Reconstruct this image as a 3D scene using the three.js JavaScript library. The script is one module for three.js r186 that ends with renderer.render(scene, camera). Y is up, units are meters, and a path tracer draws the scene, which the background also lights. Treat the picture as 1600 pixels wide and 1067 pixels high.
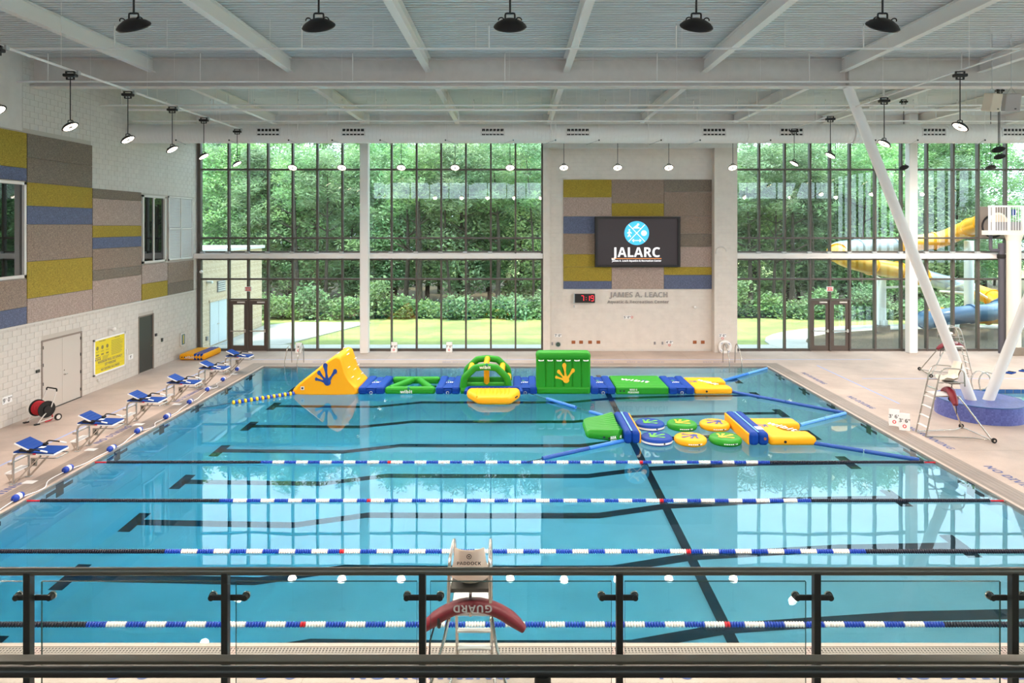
import * as THREE from 'three';
import { RoundedBoxGeometry } from 'three/addons/geometries/RoundedBoxGeometry.js';
import { mergeGeometries, mergeVertices, toCreasedNormals } from 'three/addons/utils/BufferGeometryUtils.js';
import { FontLoader } from 'three/addons/loaders/FontLoader.js';
import { TextGeometry } from 'three/addons/geometries/TextGeometry.js';

// ---------------------------------------------------------------- camera, sky, exposure
// Shift lens: level camera 6.4 m above the pool deck, vanishing point above the middle of the picture.
const F = 1067, CX = 805, CY = 352, EYE = 6.4;
const scene = new THREE.Scene();
const camera = new THREE.PerspectiveCamera(2 * Math.atan(0.5) * 180 / Math.PI, 1600 / 1067, 0.1, 400);
camera.position.set(0, EYE, 0);
camera.lookAt(0, EYE, -10);
camera.setViewOffset(1600, 1067, -5, 181.5, 1600, 1067);

const SKY = 3.3;
{ // overcast sky: even white cloud cover, a little bluer overhead
  const w = 64, h = 32, data = new Float32Array(w * h * 4);
  for (let j = 0; j < h; j++) for (let i = 0; i < w; i++) {
    const up = Math.max(0, Math.sin(((j + 0.5) / h - 0.5) * Math.PI)), k = (j * w + i) * 4;
    data[k] = 0.84 - 0.10 * up; data[k + 1] = 0.96 - 0.03 * up; data[k + 2] = 1.14; data[k + 3] = 1;
  }
  const t = new THREE.DataTexture(data, w, h, THREE.RGBAFormat, THREE.FloatType);
  t.mapping = THREE.EquirectangularReflectionMapping; t.magFilter = THREE.LinearFilter; t.needsUpdate = true;
  scene.background = t; scene.backgroundIntensity = SKY;
}
{ // hazy high sun behind the hall, shining on the woods' edge; it reaches no opening that the pool sees
  const sun = new THREE.DirectionalLight(new THREE.Color(1, 0.95, 0.84), 5);
  sun.position.set(-12, 72, 2); sun.target.position.set(0, 0, -20); sun.castShadow = true; sun.shadow.radius = 16;
  Object.assign(sun.shadow.camera, { left: -70, right: 70, top: 70, bottom: -70, near: 1, far: 200 });
  scene.add(sun, sun.target);
}
const renderer = new THREE.WebGLRenderer();
renderer.toneMapping = THREE.LinearToneMapping;
renderer.toneMappingExposure = 1.5;
renderer.shadowMap.enabled = true;
const LAMP_COLOR = new THREE.Color(1, 0.84, 0.725), LAMP_POWER = 72, LAMP_GLOW = 8;

// ---------------------------------------------------------------- helpers
const V = (x, y, z) => new THREE.Vector3(x, y, z);
const X = (px, d) => (px - CX) * d / F, Y = (py, d) => EYE - (py - CY) * d / F;
const onFloor = (px, py, h = 0) => { const d = (EYE - h) * F / (py - CY); return V(X(px, d), h, -d); };
let seed = 7;
const rnd = () => { seed = (seed * 1664525 + 1013904223) >>> 0; return seed / 4294967296; };
const rr = (a, b) => a + (b - a) * rnd();
const names = new Map();
function numbered(name) { const n = names.get(name) ?? 0; names.set(name, n + 1); return n ? name + '_' + String(n).padStart(3, '0') : name; }
function mesh(name, geo, mat, parent) {
  const m = new THREE.Mesh(Array.isArray(geo) ? join(geo) : geo, mat);
  m.castShadow = m.receiveShadow = true;
  m.name = parent ? name : numbered(name);
  (parent ?? scene).add(m);
  return m;
}
function tag(o, label, category, group) { o.userData.label = label; o.userData.category = category; if (group) o.userData.group = group; return o; }
function thing(name, label, category, group, pos = [0, 0, 0], turn = 0) {
  const g = new THREE.Group(); g.name = numbered(name); scene.add(g);
  g.position.set(...pos); g.rotation.y = turn;
  return tag(g, label, category, group);
}
function struct(name, geo, mat, label) {
  let o;
  if (geo) o = mesh(name, geo, mat);
  else { o = new THREE.Group(); o.name = numbered(name); scene.add(o); }
  o.userData.kind = 'structure';
  if (label) o.userData.label = label;
  return o;
}
function copyOf(o, label, group) {
  const c = o.clone(); c.name = numbered(o.name.replace(/_\d{3}$/, '')); scene.add(c);
  c.userData = { ...o.userData }; if (label) c.userData.label = label; if (group) c.userData.group = group;
  return c;
}
function norm(g) {
  let a = g.index ? g.toNonIndexed() : g;
  for (const k of Object.keys(a.attributes)) if (!['position', 'normal', 'uv'].includes(k)) a.deleteAttribute(k);
  if (!a.attributes.normal) a.computeVertexNormals();
  if (!a.attributes.uv) a.setAttribute('uv', new THREE.BufferAttribute(new Float32Array(a.attributes.position.count * 2), 2));
  a.morphAttributes = {};
  return a;
}
const join = (list) => mergeGeometries(list.flat(9).map(norm));
// uv in metres from the dominant axis of each face
function metreUV(g) {
  const a = g.index ? g.toNonIndexed() : g, p = a.attributes.position, uv = new Float32Array(p.count * 2);
  const A = V(), B = V(), C = V();
  for (let i = 0; i < p.count; i += 3) {
    A.fromBufferAttribute(p, i); B.fromBufferAttribute(p, i + 1); C.fromBufferAttribute(p, i + 2);
    const n = B.clone().sub(A).cross(C.clone().sub(A)), ax = Math.abs(n.x), ay = Math.abs(n.y), az = Math.abs(n.z);
    [A, B, C].forEach((v, k) => {
      const [s, t] = ay >= ax && ay >= az ? [v.x, v.z] : ax >= az ? [v.z, v.y] : [v.x, v.y];
      uv[(i + k) * 2] = s; uv[(i + k) * 2 + 1] = t;
    });
  }
  a.setAttribute('uv', new THREE.BufferAttribute(uv, 2));
  return a;
}
const move = (g, x, y, z) => g.translate(x, y, z);
function box(x0, x1, y0, y1, z0, z1) {
  const g = new THREE.BoxGeometry(Math.abs(x1 - x0), Math.abs(y1 - y0), Math.abs(z1 - z0));
  return metreUV(g.translate((x0 + x1) / 2, (y0 + y1) / 2, (z0 + z1) / 2));
}
const cbox = (w, h, d, x = 0, y = 0, z = 0) => box(x - w / 2, x + w / 2, y - h / 2, y + h / 2, z - d / 2, z + d / 2);
const rbox = (w, h, d, x = 0, y = 0, z = 0, r = 0.01, s = 2) => new RoundedBoxGeometry(w, h, d, s, Math.min(r, w / 2.02, h / 2.02, d / 2.02)).translate(x, y, z);
function rod(a, b, r, seg = 8, r2 = r) {
  const d = b.clone().sub(a), g = new THREE.CylinderGeometry(r2, r, d.length(), seg);
  g.applyQuaternion(new THREE.Quaternion().setFromUnitVectors(V(0, 1, 0), d.clone().normalize()));
  return g.translate((a.x + b.x) / 2, (a.y + b.y) / 2, (a.z + b.z) / 2);
}
// a pipe along corner points, its corners rounded
function pipe(pts, r, bend = 0.1, seg = 8, div = 5) {
  pts = pts.map((p) => Array.isArray(p) ? V(...p) : p);
  const out = [pts[0].clone()];
  for (let i = 1; i < pts.length - 1; i++) {
    const a = pts[i - 1], b = pts[i], c = pts[i + 1];
    const la = Math.min(bend, a.distanceTo(b) * 0.49), lc = Math.min(bend, c.distanceTo(b) * 0.49);
    const s = b.clone().lerp(a, la / a.distanceTo(b)), e = b.clone().lerp(c, lc / c.distanceTo(b));
    for (let k = 0; k <= div; k++) { const t = k / div; out.push(s.clone().multiplyScalar((1 - t) ** 2).addScaledVector(b, 2 * t * (1 - t)).addScaledVector(e, t * t)); }
  }
  out.push(pts[pts.length - 1].clone());
  return sweep(out, () => r, seg);
}
function smoothPath(pts, n) { return new THREE.CatmullRomCurve3(pts.map((p) => Array.isArray(p) ? V(...p) : p), false, 'centripetal').getSpacedPoints(n); }
// round tube along points; radius may vary along it; ends capped
function sweep(pts, rad, seg = 8, flat = 1) {
  const n = pts.length, pos = [], idx = [], uv = [];
  let nrm = V(0, 1, 0);
  const T = (i) => pts[Math.min(i + 1, n - 1)].clone().sub(pts[Math.max(i - 1, 0)]).normalize();
  if (Math.abs(T(0).y) > 0.95) nrm = V(1, 0, 0);
  let len = 0;
  for (let i = 0; i < n; i++) {
    const t = T(i); nrm = nrm.clone().addScaledVector(t, -nrm.dot(t)).normalize();
    const b = t.clone().cross(nrm), r = rad(i / (n - 1));
    if (i) len += pts[i].distanceTo(pts[i - 1]);
    for (let k = 0; k <= seg; k++) {
      const a = k / seg * Math.PI * 2, p = pts[i].clone().addScaledVector(nrm, Math.cos(a) * r * flat).addScaledVector(b, Math.sin(a) * r);
      pos.push(p.x, p.y, p.z); uv.push(k / seg, len);
    }
  }
  for (let i = 0; i < n - 1; i++) for (let k = 0; k < seg; k++) { const a = i * (seg + 1) + k, c = a + seg + 1; idx.push(a, a + 1, c, a + 1, c + 1, c); }
  const g = new THREE.BufferGeometry();
  for (const [e, base] of [[0, 0], [n - 1, (n - 1) * (seg + 1)]]) {
    const c = pos.length / 3; pos.push(pts[e].x, pts[e].y, pts[e].z); uv.push(0.5, 0);
    for (let k = 0; k < seg; k++) e ? idx.push(c, base + k, base + k + 1) : idx.push(c, base + k + 1, base + k);
  }
  g.setAttribute('position', new THREE.Float32BufferAttribute(pos, 3)); g.setAttribute('uv', new THREE.Float32BufferAttribute(uv, 2)); g.setIndex(idx);
  let q = g.toNonIndexed(); q.computeVertexNormals(); q = toCreasedNormals(q, 0.9);
  return q;
}
function lathe(profile, seg = 24) { return new THREE.LatheGeometry(profile.map(([x, y]) => new THREE.Vector2(x, y)), seg); }
// outline in (x, z) puffed up between y0 and y1 with round edges
function puffed(outline, y0, y1, r, seg = 4, curve = 1) {
  const s = new THREE.Shape(outline.map(([x, z]) => new THREE.Vector2(x, -z)));
  const g = new THREE.ExtrudeGeometry(s, { depth: y1 - y0 - 2 * r, bevelEnabled: true, bevelThickness: r, bevelSize: r, bevelOffset: -r, bevelSegments: seg, curveSegments: 6 * curve });
  return toCreasedNormals(g.rotateX(-Math.PI / 2).translate(0, y0 + r, 0), 0.7);
}
const rectOutline = (x0, x1, z0, z1) => [[x0, z0], [x1, z0], [x1, z1], [x0, z1]];
function roundOutline(pts, r, n = 5) {
  const out = [];
  pts.forEach((b, i) => {
    const a = pts[(i + pts.length - 1) % pts.length], c = pts[(i + 1) % pts.length];
    const da = Math.hypot(a[0] - b[0], a[1] - b[1]), dc = Math.hypot(c[0] - b[0], c[1] - b[1]), q = Math.min(r, da / 2.1, dc / 2.1);
    const s = [b[0] + (a[0] - b[0]) * q / da, b[1] + (a[1] - b[1]) * q / da], e = [b[0] + (c[0] - b[0]) * q / dc, b[1] + (c[1] - b[1]) * q / dc];
    for (let k = 0; k <= n; k++) { const t = k / n; out.push([s[0] * (1 - t) ** 2 + 2 * b[0] * t * (1 - t) + e[0] * t * t, s[1] * (1 - t) ** 2 + 2 * b[1] * t * (1 - t) + e[1] * t * t]); }
  });
  return out;
}
const font = await new FontLoader().loadAsync('fonts/droid/droid_sans_bold.typeface.json');
function textFlat(str, size, wide = 1) {
  const g = new THREE.ShapeGeometry(font.generateShapes(str, size), 3);
  g.computeBoundingBox(); const b = g.boundingBox;
  g.translate(-(b.min.x + b.max.x) / 2, -(b.min.y + b.max.y) / 2, 0); g.scale(wide, 1, 1);
  return g;
}
const lay = (g) => g.rotateX(-Math.PI / 2);

// ---------------------------------------------------------------- procedural textures and materials
function hash2(x, y, s) { let h = Math.imul(x, 374761393) + Math.imul(y, 668265263) + Math.imul(s, 974711); h = Math.imul(h ^ (h >>> 13), 1274126177); return ((h ^ (h >>> 16)) >>> 0) / 4294967296; }
function vnoise(x, y, per, s) { // tileable value noise, per cells across
  const xi = Math.floor(x), yi = Math.floor(y), fx = x - xi, fy = y - yi, u = fx * fx * (3 - 2 * fx), v = fy * fy * (3 - 2 * fy), w = (a) => ((a % per) + per) % per;
  const a = hash2(w(xi), w(yi), s), b = hash2(w(xi + 1), w(yi), s), c = hash2(w(xi), w(yi + 1), s), d = hash2(w(xi + 1), w(yi + 1), s);
  return a + (b - a) * u + (c - a) * v + (a - b - c + d) * u * v;
}
function noiseTex(n, f, srgb, metres) { // f(u, v) -> [r, g, b] in 0..1
  const d = new Uint8Array(n * n * 4);
  for (let j = 0; j < n; j++) for (let i = 0; i < n; i++) { const c = f(i / n, j / n), k = (j * n + i) * 4; for (let q = 0; q < 3; q++) d[k + q] = Math.max(0, Math.min(255, c[q] * 255)); d[k + 3] = 255; }
  const t = new THREE.DataTexture(d, n, n); t.wrapS = t.wrapT = THREE.RepeatWrapping; t.magFilter = THREE.LinearFilter; t.minFilter = THREE.LinearMipmapLinearFilter; t.generateMipmaps = true;
  if (srgb) t.colorSpace = THREE.SRGBColorSpace;
  t.repeat.set(1 / metres, 1 / metres); t.needsUpdate = true;
  return t;
}
const fbm = (u, v, base, oct, s) => { let a = 0, k = 0.5, sum = 0; for (let o = 0; o < oct; o++) { a += k * vnoise(u * base, v * base, base, s + o); sum += k; k *= 0.5; base *= 2; } return a / sum; };
const grey = (x) => [x, x, x];
const concreteTex = noiseTex(512, (u, v) => grey(0.86 + 0.16 * (fbm(u, v, 5, 5, 1) - 0.5) + 0.07 * (hash2(u * 512 | 0, v * 512 | 0, 3) - 0.5)), true, 4);
const fleckTex = noiseTex(256, (u, v) => { const a = hash2(u * 256 | 0, v * 256 | 0, 11), b = vnoise(u * 64, v * 64, 64, 5); return grey(0.80 + 0.22 * (a - 0.5) + 0.24 * (b - 0.5)); }, true, 1.3);
const paintTex = noiseTex(256, (u, v) => grey(0.95 + 0.06 * (fbm(u, v, 8, 4, 9) - 0.5)), true, 2);
const grassTex = noiseTex(512, (u, v) => { const a = fbm(u, v, 6, 6, 21), b = hash2(u * 512 | 0, v * 512 | 0, 8), k = 0.78 + 0.22 * (a - 0.5) + 0.2 * (b - 0.5); return [k * (0.86 + 0.2 * a), k, k * (0.75 + 0.2 * b)]; }, true, 7);
const gravelTex = noiseTex(256, (u, v) => { const b = vnoise(u * 90, v * 90, 90, 8), a = hash2(u * 256 | 0, v * 256 | 0, 5); const k = 0.55 + 0.5 * (b - 0.5) + 0.3 * (a - 0.5); return [k * 1.02, k * 0.97, k * 0.9]; }, true, 2);
const plasterTex = noiseTex(256, (u, v) => grey(0.93 + 0.1 * (fbm(u, v, 4, 4, 31) - 0.5)), true, 5);
const rippleTex = noiseTex(512, (u, v) => grey(0.5 + 0.8 * (fbm(u, v, 5, 3, 41) - 0.5)), false, 7);
const barkTex = noiseTex(128, (u, v) => grey(0.7 + 0.5 * (vnoise(u * 32, v * 6, 6 * 32, 3) - 0.5)), true, 1);
const mosaicTex = noiseTex(256, (u, v) => { const s = 8, fx = u * s % 1, fy = v * s % 1, j = fx < 0.1 || fy < 0.1, t = hash2(u * s | 0, v * s | 0, 2); return j ? [0.8, 0.82, 0.9] : [0.74 + 0.2 * t, 0.76 + 0.2 * t, 0.86 + 0.14 * t]; }, true, 0.42);
const brickTex = noiseTex(256, (u, v) => { // small buff bricks of the far annex, four courses of two bricks
  const r = Math.floor(v * 8), x = (u * 4 + (r % 2) * 0.5) % 4, j = (v * 8) % 1 < 0.14 || x % 1 < 0.07, t = hash2(Math.floor(x), r, 6);
  return j ? [0.70, 0.64, 0.58] : [0.90 + 0.1 * t, 0.85 + 0.12 * t, 0.79 + 0.14 * t]; }, true, 0.55);
const courseBump = noiseTex(256, (u, v) => { const r = Math.floor(v * 4), x = (u * 2 + (r % 2) * 0.5) % 2; return grey((v * 4) % 1 < 0.06 || x % 1 < 0.03 ? 0 : 1); }, false, 0.8);
const grateTex = noiseTex(128, (u, v) => { const x = u * 8 % 1, y = v * 8 % 1; return grey(x < 0.45 && y > 0.3 ? 0.35 : 0.95); }, true, 0.4);

const S = (color, roughness = 0.6, o = {}) => new THREE.MeshStandardMaterial({ color, roughness, ...o });
const P = (color, roughness, o) => new THREE.MeshPhysicalMaterial({ color, roughness, ...o });
const M = {
  deck: S('#d9c6ba', 0.62, { map: concreteTex }),
  joint: S('#a3978b', 0.9), lineBlue: S('#a3b2dd', 0.6), textBlue: S('#566091', 0.6), tile: S('#a89b92', 0.5, { map: concreteTex }),
  grate: S('#a99c94', 0.6, { map: grateTex }), lip: S('#b5a69c', 0.5),
  plaster: S('#ecf5fb', 0.7, { map: plasterTex }), navyTile: S('#12202f', 0.45), bandTile: S('#2d5b96', 0.3),
  white: S('#efedea', 0.5, { map: paintTex }), steelWhite: S('#eceae8', 0.45), roof: S('#d3d8db', 0.55), fascia: S('#e2dcd8', 0.6, { map: paintTex }),
  cmu: S('#dcd7d1', 0.6, { map: paintTex }), mortar: S('#c0b9b1', 0.85), far: S('#e9e1d9', 0.6, { map: paintTex, bumpMap: courseBump, bumpScale: 0.004 }), smooth: S('#dfd9d4', 0.6, { map: paintTex }),
  bronze: S('#57504b', 0.45), glass: P('#f3faf7', 0, { transmission: 1, ior: 1.5, thickness: 0 }), railGlass: P('#f4fbfa', 0, { transmission: 1, ior: 1.5, thickness: 0 }),
  glassEdge: S('#3f5a54', 0.2), darkGlass: P('#0c1211', 0.01, { ior: 2.33 }),
  mustard: S('#c4ab42', 0.95, { map: fleckTex }), slate: S('#7681a2', 0.95, { map: fleckTex }), taupe: S('#b29d8e', 0.95, { map: fleckTex }), darkTaupe: S('#9b8e80', 0.95, { map: fleckTex }), pinkTaupe: S('#d0bab0', 0.95, { map: fleckTex }),
  doorGrey: S('#c6bfb8', 0.5), doorDark: S('#3c3d3b', 0.45), frameTaupe: S('#8c8078', 0.5), alu: S('#d9d6d2', 0.4),
  chrome: S('#c9c4bd', 0.22, { metalness: 0.9 }), plateGrey: S('#8d867b', 0.5), galv: S('#b9bcbd', 0.45, { metalness: 0.3 }), railDark: S('#7d786e', 0.36, { metalness: 0.5 }), railBlack: S('#4a4844', 0.36, { metalness: 0.45 }),
  black: S('#141416', 0.5), rubber: S('#1c1c1c', 0.8), blueDeck: P('#0d3a86', 0.7, { specularIntensity: 0.35 }), whitePl: S('#efefef', 0.45), red: S('#760e22', 0.5), redHose: S('#c01c2c', 0.45),
  yellow: P('#f0a512', 0.5, { specularIntensity: 0.5 }), blue: P('#0b3c92', 0.55, { specularIntensity: 0.35 }), green: P('#238a20', 0.5, { specularIntensity: 0.5 }), printNavy: S('#16408f', 0.45), printWhite: S('#e8e8ea', 0.5), printYellow: S('#efb01c', 0.45), printGreen: S('#56b32e', 0.45), printBlack: S('#1a1a1c', 0.5),
  noodle: S('#2f78d2', 0.6), noodleLight: S('#63a5ea', 0.6), noodleDark: S('#1d4f9e', 0.6), cord: S('#2a3a44', 0.8), cordWhite: S('#e6e6ea', 0.7),
  laneNavy: S('#15172b', 0.45), laneWhite: S('#f1e9e4', 0.45), laneBlue: S('#1440ac', 0.42), laneRed: S('#c8182c', 0.42), laneYellow: S('#e8c22a', 0.45),
  mosaic: S('#6b76b8', 0.35, { map: mosaicTex }), cream: S('#efe6d8', 0.5), greyPl: S('#8f8f95', 0.6), concrete: S('#a79a8c', 0.85, { map: concreteTex }),
  brick: S('#efe2d0', 0.85, { map: brickTex }), lawn: S('#c3c78c', 0.95, { map: grassTex }), walk: S('#d9d6d0', 0.8, { map: concreteTex }), gravel: S('#a89c8c', 0.95, { map: gravelTex }), litter: S('#a08f70', 1, { map: gravelTex }),
  tubeYellow: P('#e0a01c', 0.35, { clearcoat: 0.3 }), tubeGrey: P('#8d9aa6', 0.3, { clearcoat: 0.3 }), tubeBlue: P('#44688f', 0.3, { clearcoat: 0.3 }), postWhite: S('#e6ecee', 0.5),
  bark: S('#5d5147', 0.95, { map: barkTex }), letter: S('#a39d9a', 0.5, { metalness: 0.2 }),
  speaker: S('#d9cbb8', 0.7), speakerGrey: S('#b9b2b0', 0.7), brickPlate: S('#9b5a32', 0.6),
  exitRed: S('#d8323a', 0.5), signYellow: S('#e3cf22', 0.5),
};
M.glow = S('#fff3e6', 0.5, { emissive: new THREE.Color(1, 0.80, 0.62), emissiveIntensity: LAMP_GLOW });
M.water = P('#ffffff', 0.0, { transmission: 1, ior: 1.33, thickness: 1, attenuationColor: new THREE.Color(0.20, 0.76, 0.975), attenuationDistance: 5.0, bumpMap: rippleTex, bumpScale: 0.0022 });
M.leafA = P('#ffffff', 1, { transmission: 0.4, thickness: 0, side: THREE.DoubleSide });

// ---------------------------------------------------------------- the hall: deck, pools, walls, glazing, roof
const HEAD = 10.95; // window head
const LEFT = -16.2, FAR = 34.8, RIGHT = 36, BACK = -7, TOP = 12;
const PX0 = -11.43, PX1 = 11.43, PD0 = 10.43, PD1 = 31.0, WATER = -0.035;          // lap pool
const QX0 = 17.6, QX1 = 30, QD0 = 13, QD1 = 26.7;                                  // leisure pool
const depthAt = (x) => { const k = [[-20, 2.74], [-5.55, 2.74], [-3.7, 2.13], [2.1, 2.13], [3.8, 1.6], [7, 1.25], [20, 1.0]]; for (let i = 1; i < k.length; i++) if (x <= k[i][0]) { const t = (x - k[i - 1][0]) / (k[i][0] - k[i - 1][0]); return k[i - 1][1] + t * (k[i][1] - k[i - 1][1]); } return 1; };
const LANE = (k) => 10.96 + 2.47 * (k - 0.5);                                      // middle of lane k

{ // deck slab with the two basins cut out
  const s = new THREE.Shape([[-16.6, 7], [36.4, 7], [36.4, -35.1], [-16.6, -35.1]].map(([x, z]) => new THREE.Vector2(x, -z)));
  const hole = (x0, x1, d0, d1) => { const h = new THREE.Path(); h.setFromPoints([[x0, d0], [x0, d1], [x1, d1], [x1, d0]].map(([x, d]) => new THREE.Vector2(x, d))); s.holes.push(h); };
  hole(PX0, PX1, PD0, PD1); hole(QX0, QX1, QD0, QD1);
  const g = new THREE.ExtrudeGeometry(s, { depth: 0.3, bevelEnabled: false }).rotateX(-Math.PI / 2).translate(0, -0.3, 0);
  const floor = struct('floor', metreUV(g), M.deck, 'pale broom-finished concrete pool deck');
  const strip = (name, m, x0, x1, d0, d1, h = 0.003) => mesh(name, box(x0, x1, 0, h, -d1, -d0), m, floor);
  const W = 0.16;
  for (const [x0, x1, d0, d1] of [[-16.2, 17.6, 9.55, 9.555], [-16.2, 35, 32.9, 32.905]]) strip('joint', M.joint, x0, x1, d0, d1, 0.001);
  // saw-cut joints running away from the basin
  for (let k = 0; k < 9; k++) { const d = 12 + k * 2.47; if (d < 32) { strip('joint', M.joint, LEFT, PX0 - 0.75, d, d + 0.012, 0.001); strip('joint', M.joint, PX1 + 0.75, QX0 - 0.5, d, d + 0.012, 0.001); } }
  for (let k = 0; k < 10; k++) strip('joint', M.joint, -12 + k * 2.9, -11.988 + k * 2.9, 31.75, 34.7, 0.001);
  for (let k = 0; k < 14; k++) strip('joint', M.joint, -16 + k * 2.6, -15.988 + k * 2.6, 5, 9.7, 0.001);
  // painted blue walking line round the basin
  strip('painted_line', M.lineBlue, -13.75, -13.68, 11, 32.6); strip('painted_line', M.lineBlue, -13.75, 17, 32.53, 32.6);
  strip('painted_line', M.lineBlue, 13.75, 13.82, 24.5, 31.2); strip('painted_line', M.lineBlue, 14.5, 30, 28.5, 28.57);
  // gutter round the lap pool: light lip, perforated grate, tiled band
  const ring = (name, m, a, b, h) => { const g2 = [box(PX0 - b, PX1 + b, 0, h, -(PD0 - a), -(PD0 - b)), box(PX0 - b, PX1 + b, 0, h, -(PD1 + b), -(PD1 + a)), box(PX0 - b, PX0 - a, 0, h, -(PD1 + a), -(PD0 - a)), box(PX1 + a, PX1 + b, 0, h, -(PD1 + a), -(PD0 - a))]; return mesh(name, g2, m, floor); };
  ring('pool_lip', M.lip, -0.02, 0.07, 0.012); ring('slot', M.joint, 0.07, 0.085, 0.002); ring('gutter_grate', M.grate, 0.085, 0.21, 0.006);
  for (let k = 0; k < 4; k++) ring('tile_band', M.tile, 0.212 + k * 0.125, 0.332 + k * 0.125, 0.005);
  ring('slot', M.joint, 0.71, 0.72, 0.002);
  for (let k = 0; k < 20; k++) { const x = PX0 + 0.3 + k * 1.15; strip('joint', M.joint, x, x + 0.008, PD0 - 0.7, PD0 - 0.01, 0.0075); }
  // stencilled warnings
  const stencil = (t, size, x, d, turn, wide = 1.2) => { const m2 = mesh('deck_lettering', lay(textFlat(t, size, wide)), M.textBlue, floor); m2.position.set(x, 0.004, -d); m2.rotation.y = turn; };
  stencil('NO RUNNING', 0.2, -1.2, 9.72, 0, 1.25); stencil("3'-6\"", 0.2, -5.4, 9.72, 0, 1.25); stencil("5'-0\"", 0.2, -3.3, 9.72, 0, 1.25); stencil("4'-0\"", 0.2, 2.3, 9.72, 0, 1.25); stencil('NO DIVING', 0.2, 6.3, 9.72, 0, 1.25);
  stencil('NO DIVING', 0.22, 12.55, 17.2, -Math.PI / 2); stencil('NO RUNNING', 0.2, 12.5, 20.6, -Math.PI / 2); stencil('NO DIVING', 0.2, 12.5, 24.7, -Math.PI / 2); stencil('NO RUNNING', 0.2, 12.5, 28.6, -Math.PI / 2);
  for (const [t, x] of [['NO RUNNING', -8.6], ['NO DIVING', -2.7], ['NO DIVING', 3.9], ['NO RUNNING', 6.1], ['NO DIVING', 9.5]]) stencil(t, 0.16, x, 31.95, 0);
  for (const [t, d] of [['NO RUNNING', 15.9], ['NO DIVING', 20.9], ['NO RUNNING', 25.8]]) stencil(t, 0.2, -12.3, d, Math.PI / 2);
}
function basin(name, label, x0, x1, d0, d1, depth) {
  const xs = [x0, ...[-5.55, -3.7, 2.1, 3.8, 7].filter((x) => x > x0 && x < x1), x1], N = xs.length - 1, pos = [], idx = [];
  for (const x of xs) { pos.push(x, -depth(x), -d0, x, -depth(x), -d1); }
  for (let i = 0; i < N; i++) idx.push(i * 2, i * 2 + 2, i * 2 + 1, i * 2 + 1, i * 2 + 2, i * 2 + 3);
  const fl = new THREE.BufferGeometry(); fl.setAttribute('position', new THREE.Float32BufferAttribute(pos, 3)); fl.setIndex(idx); fl.computeVertexNormals();
  const b = struct(name, [metreUV(fl), box(x0 - 0.3, x0, -3.4, -0.3, -d1 - 0.3, -d0 + 0.3), box(x1, x1 + 0.3, -3.4, -0.3, -d1 - 0.3, -d0 + 0.3), box(x0, x1, -3.4, -0.3, -d0, -d0 + 0.3), box(x0, x1, -3.4, -0.3, -d1 - 0.3, -d1), box(x0 - 0.3, x1 + 0.3, -3.7, -3.4, -d1 - 0.3, -d0 + 0.3)], M.plaster, label);
  return b;
}
{
  const b = basin('pool_basin', 'white plastered lap pool basin deepening towards the starting blocks', PX0, PX1, PD0, PD1, depthAt);
  const onFloorStrip = (pts, half, along) => { // pts: x positions (along x) at distance d, following the basin floor
    const p = [], ix = [];
    pts.forEach(([x, d]) => { const y = -depthAt(x) + 0.008; along ? p.push(x - half, y, -d, x + half, y, -d) : p.push(x, y, -d + half, x, y, -d - half); });
    for (let i = 0; i < pts.length - 1; i++) ix.push(i * 2, i * 2 + 2, i * 2 + 1, i * 2 + 1, i * 2 + 2, i * 2 + 3);
    const g = new THREE.BufferGeometry(); g.setAttribute('position', new THREE.Float32BufferAttribute(p, 3)); g.setIndex(ix); g.computeVertexNormals(); return g;
  };
  for (let k = 1; k <= 8; k++) {
    const d = LANE(k), xs = [-9.55, -5.55, -3.7, 2.1, 3.8, 7, 9.55].map((x) => [x, d]);
    const bar = (x) => onFloorStrip([[x - 0.15, d], [x + 0.15, d]], 0.5);
    mesh('lane_line', [onFloorStrip(xs, 0.15), bar(-9.55), bar(9.55)], M.navyTile, b);
    for (const [x, s] of [[PX0, 1], [PX1, -1]]) mesh('target_cross', [cbox(0.012, 0.95, 0.28, x + s * 0.004, -0.6, -d), cbox(0.012, 0.26, 1.0, x + s * 0.004, -0.55, -d)], M.navyTile, b);
  }
  mesh('cross_line', onFloorStrip([[3.8, PD0 + 0.02], [3.8, PD1 - 0.02]], 0.14, true).toNonIndexed(), M.navyTile, b);
  // wall inlets
  for (const x of [-8, -4.5, -0.8, 3, 6.5]) mesh('inlet', new THREE.CylinderGeometry(0.13, 0.13, 0.02, 16).translate(x, -depthAt(x) + 0.015, -11.3), M.whitePl, b);
  const w = struct('pool_water', box(PX0 - 0.03, PX1 + 0.03, -3.39, WATER, -PD1 - 0.03, -PD0 + 0.03), M.water, 'still clear turquoise water of the lap pool');
  const c = basin('leisure_pool_basin', 'second shallower pool basin with a blue tile band', QX0, QX1, QD0, QD1, () => 1.1);
  for (let k = 0; k < 40; k++) mesh('band_tile', cbox(0.28, 0.16, 0.014, QX0 + 0.16 + k * 0.31, -0.1, -QD1 + 0.008), M.bandTile, c);
  struct('leisure_pool_water', box(QX0 - 0.03, QX1 + 0.03, -3.39, -0.16, -QD1 - 0.03, -QD0 + 0.03), M.water, 'clear water of the second pool beyond the tiled pedestal');
}

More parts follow.
